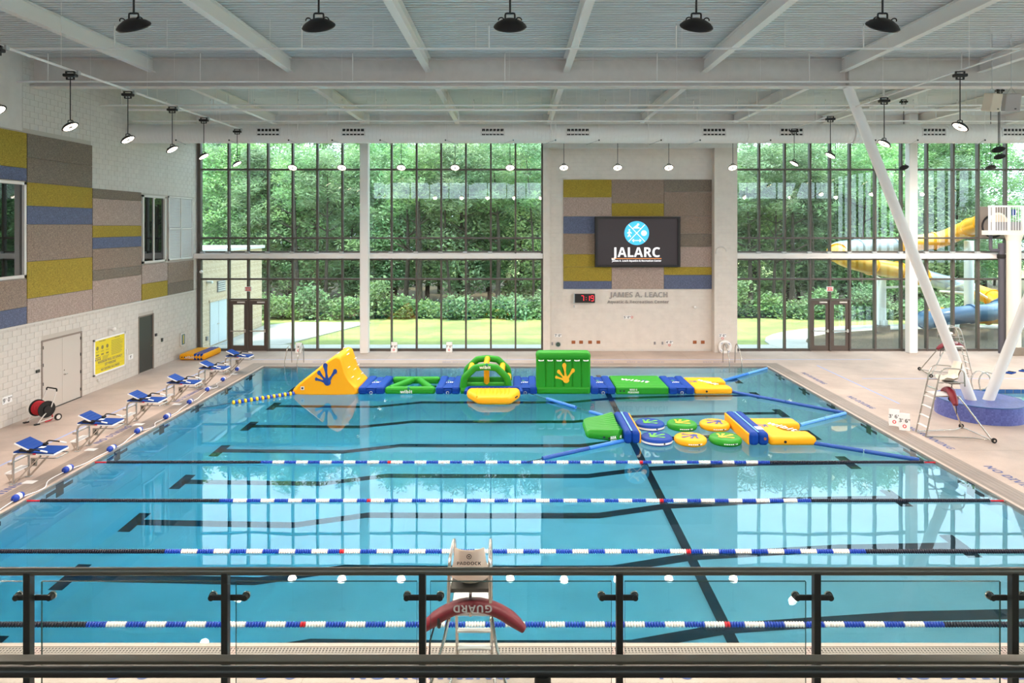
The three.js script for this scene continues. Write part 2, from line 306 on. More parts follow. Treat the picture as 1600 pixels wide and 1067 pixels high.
// ---- left wall of painted block, with the openings that show
const leftD = (px) => -LEFT * F / (CX - px), leftY = (px, py) => Y(py, leftD(px));
{
  const w = struct('wall_left', box(LEFT - 0.4, LEFT - 0.012, 0, TOP, -35.1, -BACK), M.mortar, 'painted concrete block side wall behind the starting blocks');
  const holes = [[23.35, 25.5, -1, 2.42], [29.36, 30.55, -1, 2.46]];
  const zones = [[20.6, 34.78, 0, 3.14], [22.45, 26.05, 9.5, TOP], [26.05, 29.5, 7.86, TOP], [29.5, 34.78, 7.8, TOP], [34.36, 34.78, 3.14, 7.8]];
  const full = box(0, 0.012, 0.006, 0.194, -0.394, -0.006), list = [];
  for (const [d0, d1, y0, y1] of zones) for (let r = Math.round(y0 / 0.2); r * 0.2 < y1 - 0.02; r++) for (let k = Math.floor(d0 / 0.4) - 1; k * 0.4 < d1; k++) {
    let a = k * 0.4 + (r % 2) * 0.2, b = a + 0.4, y = r * 0.2, h = Math.min(0.2, y1 - y);
    if (y < y0 - 0.1) continue;
    a = Math.max(a, d0); b = Math.min(b, d1);
    for (const [h0, h1, v0, v1] of holes) if (y > v0 && y < v1 - 0.01) { if (a >= h0 && b <= h1) a = b; else if (a < h0 && b > h0) b = h0; else if (a < h1 && b > h1) a = h1; }
    if (b - a > 0.03) list.push([a, b, y, h]);
  }
  list.sort((p, q) => p[0] - q[0]);
  const rest = [];
  list.forEach(([a, b, y, h], i) => {
    if (i < 300) { const m = mesh('block', full, M.cmu, w); m.position.set(LEFT - 0.012, y, -a); m.scale.set(1, h / 0.2, (b - a) / 0.4); }
    else rest.push(box(LEFT - 0.012, LEFT, y + 0.004, y + h - 0.004, -b + 0.004, -a - 0.004));
  });
  const m = mesh('blockwork', rest, M.cmu, w); m.userData.kind = 'stuff';
  mesh('smooth_panel', box(LEFT - 0.012, LEFT + 0.002, 9.5, TOP, -22.44, -12), M.smooth, w);
  mesh('ledge', box(LEFT, LEFT + 0.06, 3.08, 3.14, -34.4, -12), M.alu, w);
}
// ---- far wall: solid bay with pilasters between the glazing
{
  const a = X(849, FAR), b = X(1147, FAR);
  const w = struct('wall_far', box(a, b, 0, TOP, -35.1, -FAR), M.far, 'cream block wall bay between the two window walls');
  mesh('pilaster', box(X(1116, 34.4), b + 0.02, 0, 10.75, -FAR, -34.35), M.far, w);
  mesh('pilaster', box(a - 0.02, X(859, 34.4), 0, 10.75, -FAR, -34.35), M.far, w);
  mesh('soffit', box(a - 0.02, b + 0.02, 10.3, TOP, -FAR, -34.3), M.white, w);
  mesh('base_trim', box(a, b, 0, 0.1, -FAR, -FAR + 0.015), M.smooth, w);
}
struct('wall_header', [box(LEFT, X(849, FAR), HEAD, TOP, -35.1, -FAR + 0.1), box(X(1147, FAR), RIGHT, HEAD, TOP, -35.1, -FAR + 0.1)], M.white, 'white wall strip above the window walls');
struct('wall_back', [box(LEFT, RIGHT, 0, 9.4, -BACK, -BACK + 0.4), box(LEFT, RIGHT, 11.2, TOP, -BACK, -BACK + 0.4)], M.smooth, 'wall behind the spectator gallery with a high strip of windows');
{
  const w = struct('window_5', null, null, 'high strip of windows behind the spectator gallery');
  for (let k = 0; k <= 24; k++) mesh('mullion', cbox(0.1, 1.8, 0.2, LEFT + 0.05 + k * (RIGHT - LEFT - 0.1) / 24, 10.3, -BACK + 0.2), M.bronze, w);
  const pg = new THREE.PlaneGeometry((RIGHT - LEFT) / 24 - 0.1, 1.8);
  for (let k = 0; k < 24; k++) mesh('pane', pg, M.glass, w).position.set(LEFT + (k + 0.5) * (RIGHT - LEFT) / 24, 10.3, -BACK + 0.2);
}
{ // glazed side wall beyond the leisure pool
  const w = struct('window_6', null, null, 'tall window wall on the far side of the leisure pool');
  mesh('sill', box(RIGHT, RIGHT + 0.3, 0, 0.3, -35.1, -BACK), M.bronze, w);
  const n = 28, step = (FAR - BACK) / n, pg = new THREE.PlaneGeometry(step - 0.1, TOP - 0.3).rotateY(-Math.PI / 2), mg = cbox(0.2, TOP - 0.3, 0.1);
  for (let k = 0; k <= n; k++) mesh('mullion', mg, M.bronze, w).position.set(RIGHT + 0.15, TOP / 2 + 0.15, -(BACK + k * step));
  for (let k = 0; k < n; k++) mesh('pane', pg, M.glass, w).position.set(RIGHT + 0.15, TOP / 2 + 0.15, -(BACK + (k + 0.5) * step));
  mesh('beam', box(RIGHT - 0.2, RIGHT, 4.7, 4.97, -34.7, -BACK), M.steelWhite, w);
}
// ---- curtain wall sections
const ROWS = [0.1, 3.66, 4.68, 5.06, 5.75, 9.24, 11.95];
function curtain(name, label, pxs, doorBays = [], solid = []) {
  const w = struct(name, null, null, label), xs = pxs.map((p) => X(p, FAR));
  xs.forEach((x, i) => mesh('mullion', cbox(i === 0 || i === xs.length - 1 ? 0.16 : 0.085, HEAD, 0.24, x, HEAD / 2, -FAR - 0.04), M.bronze, w));
  for (let i = 0; i < xs.length - 1; i++) {
    const a = xs[i] + 0.0425, b = xs[i + 1] - 0.0425, door = doorBays.includes(i);
    const bar = (y, h) => mesh('transom', box(a, b, y - h / 2, y + h / 2, -FAR - 0.1, -FAR + 0.05), M.bronze, w);
    if (!door) bar(0.06, 0.12);
    bar(door ? 2.62 : 3.66, 0.09); if (door) bar(3.66, 0.09);
    bar(4.66, 0.07); bar(5.05, 0.07); bar(5.75, 0.09); bar(9.24, 0.09); bar(HEAD - 0.05, 0.1);
    const rows = [[door ? 2.66 : 0.12, 3.62], [3.7, 4.63], [5.08, 5.71], [5.79, 9.2], [9.28, HEAD - 0.1]];
    rows.forEach(([y0, y1], r) => {
      if (solid.some(([q, s]) => q === i && s === r)) return;
      mesh('pane', box(a - 0.01, b + 0.01, y0 - 0.01, y1 + 0.01, -FAR - 0.036, -FAR - 0.024), M.glass, w);
    });
    mesh('spandrel', box(a, b, 4.69, 5.02, -FAR - 0.08, -FAR), M.steelWhite, w);
  }
  return w;
}
curtain('window_1', 'tall window wall beside the brick annex, with a double door', [312, 357.5, 388, 419, 457.5, 496, 535, 569], [1, 2]);
curtain('window_2', 'tall window wall between the white column and the solid bay', [571, 612, 651, 689.5, 728, 767, 805.5, 848]);
curtain('window_3', 'tall window wall with a double door looking at the water slide', [1147.5, 1186, 1226, 1265.5, 1296.5, 1327.5, 1367, 1408, 1425], [3, 4]);
const w4 = curtain('window_4', 'tall window wall behind the slide platform', [1425, 1448, 1489, 1528, 1571, 1612, 1653, 1694, 1735, 1776, 1817, 1858, 1906]);
mesh('infill_panel', box(X(1530, FAR), X(1571, FAR), 5.75, 7.35, -FAR - 0.02, -FAR + 0.06), M.frameTaupe, w4);
mesh('slide_opening', new THREE.TorusGeometry(0.55, 0.05, 8, 24).translate(X(1550, FAR), 6.35, -FAR + 0.08), M.black, w4);
function doubleDoor(name, label, px0, pxm, px1) {
  const D = struct(name, null, null, label), x0 = X(px0, FAR) + 0.0425, xm = X(pxm, FAR), x1 = X(px1, FAR) - 0.0425, z = -FAR + 0.01;
  for (const [a, b] of [[x0, xm - 0.0425], [xm + 0.0425, x1]]) {
    const L = mesh('door_leaf', [box(a, a + 0.17, 0.01, 2.56, z - 0.05, z), box(b - 0.17, b, 0.01, 2.56, z - 0.05, z), box(a + 0.17, b - 0.17, 0.01, 0.28, z - 0.05, z), box(a + 0.17, b - 0.17, 2.36, 2.56, z - 0.05, z)], M.frameTaupe.clone(), D);
    L.material.color.set('#5a4f49');
    mesh('pane', box(a + 0.16, b - 0.16, 0.27, 2.37, z - 0.03, z - 0.02), M.glass, L);
    mesh('push_bar', [box(a + 0.06, b - 0.04, 1.0, 1.05, z + 0.05, z + 0.09), box(b - 0.14, b - 0.05, 0.95, 1.12, z, z + 0.08), box(a + 0.05, a + 0.1, 0.99, 1.06, z, z + 0.09)], M.chrome, L);
    mesh('door_closer', box(b - 0.5, b - 0.12, 2.45, 2.52, z, z + 0.07), M.alu, L);
  }
  return D;
}
doubleDoor('door_1', 'bronze framed glass double door beside the brick annex', 357.5, 388, 419);
doubleDoor('door_2', 'bronze framed glass double door facing the water slide lawn', 1265.5, 1296.5, 1327.5);
// ---- white steel of the window walls
for (const [px, lab] of [[570, 'white round column between the two window walls'], [1424, 'white column in the window wall by the slide']]) struct('column', rbox(0.42, TOP, 0.42, X(px, 34.3), TOP / 2, -34.3, 0.04), M.steelWhite, lab);
{
  const bm = struct('window_beam', box(LEFT, X(848, 34.55), 4.72, 4.97, -34.66, -34.42), M.steelWhite, 'white horizontal steel beam across the window walls');
  mesh('beam_length', box(X(1147, 34.55), RIGHT, 4.72, 4.97, -34.66, -34.42), M.steelWhite, bm);
  for (const px of [318, 357.5, 388, 419, 457.5, 496, 535, 612, 651, 689.5, 728, 767, 1186, 1226, 1265.5, 1296.5, 1327.5, 1367, 1408, 1448, 1489, 1528]) mesh('bracket', cbox(0.2, 0.1, 0.14, X(px, 34.6) - 0.04, 5.02, -34.58), M.galv, bm);
}
// ---- roof deck: wide-ribbed sheet on beams and a plate girder
{
  const prof = []; // (z, y), narrow upward grooves every 0.2 m
  for (let d = BACK; d < 35; d += 0.2) prof.push([d, 0], [d + 0.13, 0], [d + 0.137, 0.07], [d + 0.193, 0.07]);
  prof.push([35.1, 0]);
  const pos = [], idx = [];
  prof.forEach(([d, y]) => pos.push(LEFT, TOP + y, -d, RIGHT, TOP + y, -d));
  for (let i = 0; i < prof.length - 1; i++) idx.push(i * 2, i * 2 + 2, i * 2 + 1, i * 2 + 1, i * 2 + 2, i * 2 + 3);
  const g = new THREE.BufferGeometry(); g.setAttribute('position', new THREE.Float32BufferAttribute(pos, 3)); g.setIndex(idx);
  const q = g.toNonIndexed(); q.computeVertexNormals();
  struct('ceiling', [metreUV(q), box(LEFT - 0.4, RIGHT + 0.4, TOP + 0.075, TOP + 0.4, -35.3, -BACK + 0.4)], M.roof, 'white ribbed metal roof deck');
  const gd = struct('roof_girder', [box(LEFT, RIGHT, 11.05, 11.99, -23.01, -22.99), box(LEFT, RIGHT, 11.03, 11.075, -23.22, -22.78), box(LEFT, RIGHT, 11.95, 11.995, -23.22, -22.78)], M.fascia, 'deep white plate girder crossing the hall');
  mesh('stiffener', box(11.15, 11.2, 11.07, 11.95, -22.99, -22.8), M.fascia, gd);
  for (const px of [1139]) for (const s of [-0.05, 0.05]) for (let k = 0; k < 9; k++) mesh('bolt', new THREE.CylinderGeometry(0.015, 0.015, 0.02, 6).rotateX(Math.PI / 2).translate(X(px, 22.98) + s, 11.14 + k * 0.095, -22.98), M.fascia, gd);
  for (let k = 0; k < 11; k++) {
    const x = -12.2 + k * 4.64;
    for (const [d0, d1] of [[BACK, 22.985], [23.015, 34.8]]) {
      if (x > RIGHT - 0.2) continue;
      const bm = struct('ceiling_beam', [box(x - 0.008, x + 0.008, 11.56, 11.97, -d1, -d0), box(x - 0.11, x + 0.11, 11.54, 11.562, -d1, -d0), box(x - 0.11, x + 0.11, 11.965, 11.985, -d1, -d0)], M.steelWhite, 'white steel roof beam under the ribbed deck');
      if (d1 < 23) for (let q2 = 0; q2 < 5; q2++) mesh('bolt', new THREE.CylinderGeometry(0.014, 0.014, 0.03, 6).rotateZ(Math.PI / 2).translate(x, 11.62 + q2 * 0.075, -22.92), M.fascia, bm);
    }
  }
}
// ---- inclined columns on the tiled pedestal
{
  const c = V(15.66, 0, -23.05);
  const ped = thing('column_pedestal', 'round blue mosaic tiled pedestal carrying the two inclined columns', 'pedestal', null, [c.x, 0, c.z]);
  const R = 1.3, side = new THREE.CylinderGeometry(R, R, 0.55, 64, 1, true).translate(0, 0.275, 0), uv = side.attributes.uv;
  for (let i = 0; i < uv.count; i++) uv.setXY(i, uv.getX(i) * R * 2 * Math.PI, uv.getY(i) * 0.55);
  mesh('side_tiling', side, M.mosaic, ped);
  mesh('top_tiling', metreUV(new THREE.CylinderGeometry(R, R, 0.02, 64).translate(0, 0.55, 0)), M.mosaic, ped);
  mesh('rim', new THREE.TorusGeometry(R, 0.018, 6, 64).rotateX(Math.PI / 2).translate(0, 0.55, 0), M.bandTile, ped);
  const a = struct('column', rod(V(15.3, 0.5, -22.9), V(11.2, 11.05, -23), 0.165, 20), M.steelWhite, 'white inclined round column leaning towards the lap pool');
  mesh('cap_plate', cbox(0.8, 0.03, 0.4, 11.2, 11.04, -23), M.steelWhite, a);
  struct('column', rod(V(15.85, 0.5, -22.9), V(20.1, 11.05, -23), 0.165, 20), M.steelWhite, 'white inclined round column leaning towards the leisure pool');
}

// ---------------------------------------------------------------- lamps
function highBay(x, y, d, toward, rodTop, label, group, power = LAMP_POWER) {
  const t = thing('high_bay_lamp', label, 'lamp', group, [x, y, -d]);
  const h = mesh('housing', lathe([[0, 0.10], [0.05, 0.10], [0.10, 0.085], [0.17, 0.045], [0.205, 0.01], [0.21, 0], [0.2, -0.012], [0.175, -0.014], [0.17, -0.004], [0, -0.004]], 28), M.black, t);
  const down = V(0, -1, 0), dir = V(toward[0] - x, toward[1] - y, -toward[2] + d).normalize();
  const lean = down.clone().multiplyScalar(Math.cos(0.58)).add(V(dir.x, 0, dir.z).normalize().multiplyScalar(Math.sin(0.58))).normalize();
  h.quaternion.setFromUnitVectors(down, lean);
  mesh('lens', new THREE.RingGeometry(0.06, 0.172, 28, 1).rotateX(Math.PI / 2).translate(0, -0.010, 0), M.glow, h);
  mesh('hub', new THREE.CylinderGeometry(0.06, 0.06, 0.012, 16).translate(0, -0.010, 0), M.alu, h);
  for (const s of [-1, 1]) mesh('cable_loop', new THREE.TorusGeometry(0.035, 0.008, 5, 12, Math.PI).translate(s * 0.11, 0.08, 0), M.black, h);
  mesh('yoke', pipe([[-0.06, 0.06, 0], [-0.06, 0.17, 0], [0.06, 0.17, 0], [0.06, 0.06, 0]], 0.012, 0.02, 6, 2), M.black, t);
  mesh('stem', rod(V(0, 0.16, 0), V(0, rodTop - y, 0), 0.013, 8), M.black, t);
  const j = mesh('driver_box', [rbox(0.32, 0.08, 0.16, 0, rodTop - y - 0.01, 0, 0.02, 1), cbox(0.24, 0.022, 0.05, 0, rodTop - y + 0.085, 0), cbox(0.025, 0.09, 0.05, -0.108, rodTop - y + 0.045, 0), cbox(0.025, 0.09, 0.05, 0.108, rodTop - y + 0.045, 0), cbox(0.2, 0.022, 0.05, 0, rodTop - y - 0.11, 0), cbox(0.025, 0.08, 0.05, -0.09, rodTop - y - 0.07, 0), cbox(0.025, 0.08, 0.05, 0.09, rodTop - y - 0.07, 0)], M.black, t);
  mesh('junction_box', cbox(0.1, 0.1, 0.1, 0.06, rodTop - y + 0.1, -0.2), M.galv, j);
  const L = new THREE.SpotLight(LAMP_COLOR, power, 0, 1.32, 0.9, 2); L.castShadow = true; L.shadow.radius = 8;
  L.position.copy(lean).multiplyScalar(0.05); L.target.position.copy(lean).multiplyScalar(5); t.add(L, L.target);
  return t;
}
const mid = [0, 0, 20.7];
for (const px of [-84, 209, 498, 797, 1088, 1379, 1672]) highBay(X(px, 8.6), 8.9, 8.6, [X(px, 8.6) * 0.6, 0, 20.7], 10.25, 'black high bay lamp tilted away over the spectator end of the pool', 'lamps over the spectator end');
for (const d of [10, 12.5, 15, 17.5, 20.1, 22.7, 25, 28]) highBay(-11.4, 8.92, d, [0, 0, d], 10.25, 'glowing high bay lamp hung above the starting blocks', 'lamps above the starting blocks');
for (const d of [10.2, 14, 17.5, 21.1, 24.7, 27.9]) highBay(11.4, 8.92, d, [0, 0, d], 10.25, 'glowing high bay lamp hung above the pool edge by the guard chair', 'lamps above the guard chair side');
for (const px of [457, 534, 627, 711, 797, 881, 965, 1045, 1145]) highBay(X(px, 29.6), 8.9, 29.6, [X(px, 29.6), 0, 20], 10.25, 'glowing high bay lamp hung in front of the far wall', 'lamps along the far end of the pool');
for (const [px, py, d] of [[1560, 234, 24], [1562, 245, 27.5], [1548, 262, 29.5], [1412, 262, 30]]) highBay(X(px, d), Y(py, d), d, [X(px, d) + 4, 0, d + 3], TOP - 0.17, 'dark high bay lamp seen edge-on over the leisure pool', 'lamps over the leisure pool');
for (const [x, d] of [[20, 10], [24, 10], [28, 10], [24, 16], [28, 16], [32, 16], [27, 21.4], [31, 21.4], [31, 28]]) highBay(x, 8.9, d, [26, 0, 20], TOP - 0.17, 'high bay lamp further over the leisure pool', 'lamps deeper over the leisure pool');

// lighting conduits the lamps hang from
function strut(label, a, b, drops) {
  const t = thing('light_conduit', label, 'conduit', null);
  mesh('channel', [rod(a, b, 0.022, 6), rod(a.clone().add(V(0.05, 0.01, 0)), b.clone().add(V(0.05, 0.01, 0)), 0.012, 6)], M.steelWhite, t);
  for (const k of drops) { const p = a.clone().lerp(b, k); mesh('hanger', rod(p, V(p.x, TOP, p.z), 0.006, 5), M.steelWhite, t); }
}
strut('white lighting conduit running above the starting blocks', V(-11.4, 10.37, -6), V(-11.4, 10.37, -28.3), [0.1, 0.3, 0.5, 0.68, 0.9]);
strut('white lighting conduit running above the guard chair side', V(11.4, 10.37, -6), V(11.4, 10.37, -28.3), [0.1, 0.3, 0.5, 0.68, 0.9]);
strut('white lighting conduit above the far end of the pool', V(-11.4, 10.37, -29.6), V(11.4, 10.37, -29.6), [0.05, 0.25, 0.45, 0.65, 0.95]);
strut('white lighting conduit above the spectator end of the pool', V(-9, 10.37, -8.6), V(9, 10.37, -8.6), [0.05, 0.25, 0.5, 0.75, 0.95]);

// ---------------------------------------------------------------- sprinkler pipes
function sprinkler(label, py, d, r, x0, x1, up, step, first) {
  const y = Y(py, d), t = thing('sprinkler_pipe', label, 'pipe', null);
  mesh('main', rod(V(x0, y, -d), V(x1, y, -d), r, 8), M.steelWhite, t);
  for (let x = first; x < x1; x += step) {
    mesh('riser', rod(V(x, y, -d), V(x, Math.min(TOP, y + up), -d), 0.017, 6), M.steelWhite, t);
    mesh('sprinkler_head', rod(V(x, y + up, -d), V(x, y + up + 0.07, -d), 0.012, 6), M.galv, t);
  }
  for (let x = first + step * 0.28; x < x1; x += step * 0.55) mesh('hanger', rod(V(x, y, -d), V(x, TOP, -d), 0.005, 4), M.steelWhite, t);
}
sprinkler('white sprinkler pipe crossing under the roof deck before the girder', 76, 18.6, 0.026, LEFT, RIGHT, 0.62, 5.1, X(179, 18.6));
sprinkler('white sprinkler pipe running along the face of the girder', 127.5, 22.2, 0.028, LEFT, RIGHT, 0.92, 4.95, X(75, 22.2));
sprinkler('white sprinkler pipe behind the girder, upper of the three', 164.5, 26.6, 0.035, X(100, 26.6), RIGHT, 0.75, 4.95, X(190, 26.6));
sprinkler('white heating pipe behind the girder, with clamps', 171.5, 27.2, 0.05, X(200, 27.2), RIGHT, 0.35, 1.75, X(260, 27.2));
sprinkler('white sprinkler pipe just above the round duct', 189, 28.05, 0.03, X(205, 28), RIGHT, 0.5, 4.9, X(343, 28));
{ const t = thing('gas_pipe', 'dark pipe line running just above the round duct', 'pipe', null); mesh('main', rod(V(LEFT + 1, 10.72, -29.4), V(RIGHT, 10.72, -29.4), 0.03, 8), M.bronze, t); for (let k = 0; k < 12; k++) mesh('hanger', rod(V(-14 + k * 4.2, 10.72, -29.4), V(-14 + k * 4.2, TOP, -29.4), 0.006, 4), M.steelWhite, t); }

// ---------------------------------------------------------------- round supply duct
{
  const d = 28.8, y = 10.26, r = 0.40, x0 = LEFT + 0.02, x1 = RIGHT - 0.1;
  const duct = thing('air_duct', 'white round spiral supply duct with grilles crossing in front of the windows', 'duct', null, [0, y, -d]);
  const prof = [[0.01, 0]]; for (let x = 0; x < x1 - x0; x += 0.16) prof.push([r, x], [r, x + 0.145], [r + 0.006, x + 0.15], [r + 0.006, x + 0.157]); prof.push([0.01, x1 - x0]);
  mesh('spiral_tube', toCreasedNormals(lathe(prof, 32).toNonIndexed(), 0.5).rotateZ(-Math.PI / 2).translate(x0, 0, 0), M.white, duct);
  for (const px of [419, 552, 770, 903, 1116, 1237, 1460, 1585, 1700]) {
    const x = X(px, 28.4), g = mesh('air_grille', [cbox(1.0, 0.03, 0.06, x, 0.17, 0.39), cbox(1.0, 0.03, 0.06, x, -0.13, 0.39), cbox(0.05, 0.3, 0.06, x - 0.475, 0.02, 0.39), cbox(0.05, 0.3, 0.06, x + 0.475, 0.02, 0.39)], M.alu, duct);
    mesh('backing', cbox(0.9, 0.28, 0.02, x, 0.02, 0.385), M.black, g);
    for (let k = 0; k < 5; k++) mesh('slat', cbox(0.03, 0.26, 0.03, x - 0.3 + k * 0.15, 0.02, 0.405), M.alu, g);
    mesh('slat', cbox(0.9, 0.02, 0.03, x, 0.02, 0.405), M.alu, g);
  }
  for (const px of [340, 470, 515, 700, 860, 1010, 1165, 1330, 1500]) mesh('hanger_strap', [cbox(0.03, 1.7, 0.006, X(px, 28.8), 0.87, 0.4), new THREE.TorusGeometry(r + 0.012, 0.012, 4, 28).rotateY(Math.PI / 2).translate(X(px, 28.8), 0, 0)], M.white, duct);
  // nozzles on droppers, each with a slanting arm
  for (const [px, s] of [[275, 1], [358, 1], [451, 1], [519, 1], [594, 1], [696, 1], [802, -1], [868, -1], [936, -1], [1033, -1], [1094, -1], [1204, -1], [1368, -1], [1434, -1], [1539, -1]]) {
    const x = X(px, 27.75), n = thing('water_nozzle', 'small black tipped nozzle on a thin dropper before the round duct', 'nozzle', 'droppers before the duct', [x, Y(219, 27.75), -27.75]);
    mesh('dropper', rod(V(0, 0, 0), V(0, TOP - 0.005 - Y(219, 27.75), 0), 0.007, 5), M.steelWhite, n);
    mesh('tip', cbox(0.045, 0.06, 0.045), M.black, n);
    mesh('arm', rod(V(0, 0, 0), V(s * 0.55, -0.22, 0.3), 0.012, 5), M.galv, n);
  }
}
// hung loudspeakers
for (const [px, tilt, m, lab] of [[1550, 0.3, M.speaker, 'beige loudspeaker hung beside the grey one'], [1580, -0.25, M.speakerGrey, 'grey loudspeaker hung beside the beige one']]) {
  const d = 20, s = thing('loudspeaker', lab, 'loudspeaker', null, [X(px, d), Y(160, d), -d], tilt);
  const body = mesh('cabinet', rbox(0.4, 0.52, 0.3, 0, 0, 0, 0.03), m, s); body.rotation.x = 0.2;
  mesh('badge', cbox(0.05, 0.03, 0.01, 0.05, -0.18, 0.185), M.black, body);
  mesh('hanging_cable', [rod(V(-0.12, 0.25, 0), V(0, 0.45, 0), 0.008, 5), rod(V(0.12, 0.25, 0), V(0, 0.45, 0), 0.008, 5), rod(V(0, 0.45, 0), V(0, TOP - Y(160, d), 0), 0.008, 5)], M.galv, s);
}

// ---------------------------------------------------------------- acoustic panels and things on the left wall
const PANEL = { m: M.mustard, s: M.slate, t: M.taupe, d: M.darkTaupe, p: M.pinkTaupe };
const NTH = ['first', 'second', 'third', 'fourth', 'fifth', 'sixth', 'seventh'];
const COLOR_WORD = { m: 'mustard', s: 'slate blue', t: 'taupe', d: 'dark taupe', p: 'pale pink' };
{
  const panel = (d0, d1, ys, codes, place) => { for (let i = 0; i < codes.length; i++) { const y1 = ys[i], y0 = ys[i + 1], o = mesh('acoustic_panel', metreUV(rbox(0.05, y1 - y0 - 0.012, d1 - d0 - 0.012, LEFT + 0.03, (y0 + y1) / 2, -(d0 + d1) / 2, 0.006, 1)), PANEL[codes[i]]); tag(o, COLOR_WORD[codes[i]] + ' acoustic panel, ' + NTH[i] + ' down ' + place, 'panel', 'acoustic panels on the block wall'); } };
  panel(18.4, 22.58, [9.45, 8.28, 7.86], 'ms', 'over the large interior window');
  panel(18.4, 22.58, [4.64, 3.71, 3.14], 'ts', 'under the large interior window');
  panel(22.6, 26.08, [9.45, 8.65, 7.83, 7.05, 6.43, 5.19, 3.96, 3.14], 'ddmstmp', 'in the tallest panel column');
  panel(26.1, 29.5, [7.82, 7.44, 6.39, 5.93, 5.49, 4.67, 4.27, 3.16], 'dpmstdp', 'in the lower, narrower panel column');
  panel(29.55, 31.72, [4.68, 3.85, 3.14], 'pm', 'under the small interior window');
  panel(31.75, 34.3, [4.66, 3.69, 3.14], 'td', 'under the white louvre');
  for (const [n, d0, d1, y0, y1, bars, lab] of [[7, 18.4, 22.5, 4.68, 7.82, 1, 'large interior window framed among the acoustic panels'], [8, 29.55, 31.5, 4.74, 7.72, 1, 'small interior window beside the white louvre']]) {
    const w = struct('window_' + n, null, null, lab), x = LEFT + 0.04;
    mesh('window_frame', [box(LEFT, LEFT + 0.1, y0, y0 + 0.09, -d1, -d0), box(LEFT, LEFT + 0.1, y1 - 0.09, y1, -d1, -d0), box(LEFT, LEFT + 0.1, y0, y1, -d1, -d1 + 0.1), box(LEFT, LEFT + 0.1, y0, y1, -d0 - 0.1, -d0)], M.alu, w);
    const dm = (d0 + d1) / 2;
    mesh('mullion', box(LEFT, LEFT + 0.06, y0 + 0.09, y1 - 0.09, -dm - 0.04, -dm + 0.04), M.alu, w);
    for (const [a, b] of [[d0 + 0.1, dm - 0.04], [dm + 0.04, d1 - 0.1]]) mesh('pane', box(LEFT, LEFT + 0.02, y0 + 0.08, y1 - 0.08, -b, -a), M.darkGlass, w);
  }
  const lv = thing('wall_louvre', 'white ventilation louvre of four fields high on the block wall', 'louvre', null);
  { const d0 = 31.85, d1 = 34.2, y0 = 4.76, y1 = 7.76, dm = (d0 + d1) / 2, ym = (y0 + y1) / 2, b = 0.06, xa = LEFT, xb = LEFT + 0.06;
    mesh('frame', [box(xa, xb, y0, y0 + b, -d1, -d0), box(xa, xb, y1 - b, y1, -d1, -d0), box(xa, xb, ym - b / 2, ym + b / 2, -d1, -d0), box(xa, xb, y0, y1, -d1, -d1 + b), box(xa, xb, y0, y1, -d0 - b, -d0), box(xa, xb, y0, y1, -dm - b / 2, -dm + b / 2)], M.white, lv);
    const slat = cbox(0.012, 0.045, dm - d0 - 0.1).rotateZ(0.6);
    for (const [a, c] of [[d0, dm], [dm, d1]]) for (const [p, q] of [[y0, ym], [ym, y1]]) for (let y = p + 0.08; y < q - 0.05; y += 0.062) mesh('slat', slat, M.alu, lv).position.set(LEFT + 0.03, y, -(a + c) / 2);
    mesh('backing', box(xa, xa + 0.008, y0, y1, -d1, -d0), M.greyPl, lv);
  }
  // doors
  { const D = struct('door_3', null, null, 'pale grey double door beside the hose reel'), d0 = 23.4, d1 = 25.46, y1 = 2.39;
    mesh('door_frame', [box(LEFT - 0.06, LEFT + 0.02, 0, y1 + 0.06, -d0, -d0 + 0.06), box(LEFT - 0.06, LEFT + 0.02, 0, y1 + 0.06, -d1 - 0.06, -d1), box(LEFT - 0.06, LEFT + 0.02, y1, y1 + 0.06, -d1, -d0)], M.frameTaupe, D);
    for (const [a, b, s] of [[d0, (d0 + d1) / 2 - 0.004, 1], [(d0 + d1) / 2 + 0.004, d1, -1]]) {
      const L = mesh('door_leaf', box(LEFT - 0.02, LEFT - 0.003, 0.02, y1 - 0.005, -b, -a), M.doorGrey, D), hz = s > 0 ? -b + 0.09 : -a - 0.09;
      if (s < 0) mesh('lever_handle', [rod(V(LEFT - 0.02, 1.05, hz), V(LEFT + 0.05, 1.05, hz), 0.025, 8), rod(V(LEFT + 0.05, 1.05, hz), V(LEFT + 0.05, 1.05, hz - 0.12), 0.012, 6), rod(V(LEFT - 0.02, 1.2, hz), V(LEFT + 0.01, 1.2, hz), 0.02, 8)], M.chrome, L);
      for (const y of [0.3, 0.95, 1.6, 2.2]) mesh('hinge', cbox(0.03, 0.11, 0.03, LEFT + 0.012, y, s > 0 ? -a - 0.01 : -b + 0.01), M.doorDark, L);
    }
    mesh('threshold', box(LEFT - 0.05, LEFT + 0.05, 0, 0.02, -d1, -d0), M.doorDark, D);
  }
  { const D = struct('door_4', null, null, 'dark single door beside the yellow rules board'), d0 = 29.4, d1 = 30.5, y1 = 2.42;
    mesh('door_frame', [box(LEFT - 0.1, LEFT + 0.02, 0, y1 + 0.05, -d0, -d0 + 0.05), box(LEFT - 0.1, LEFT + 0.03, 0, y1 + 0.05, -d1 - 0.08, -d1), box(LEFT - 0.1, LEFT + 0.02, y1, y1 + 0.05, -d1, -d0)], M.frameTaupe, D);
    const L = mesh('door_leaf', box(LEFT - 0.02, LEFT - 0.005, 0.02, y1, -d1, -d0), M.doorDark, D);
    mesh('lever_handle', [rod(V(LEFT - 0.05, 1.05, -d1 + 0.1), V(LEFT + 0.03, 1.05, -d1 + 0.1), 0.025, 8), rod(V(LEFT + 0.03, 1.05, -d1 + 0.1), V(LEFT + 0.03, 1.05, -d1 + 0.24), 0.012, 6)], M.chrome, L);
  }
  // rules board
  const c = document.createElement('canvas'); c.width = 700; c.height = 470; const q = c.getContext('2d');
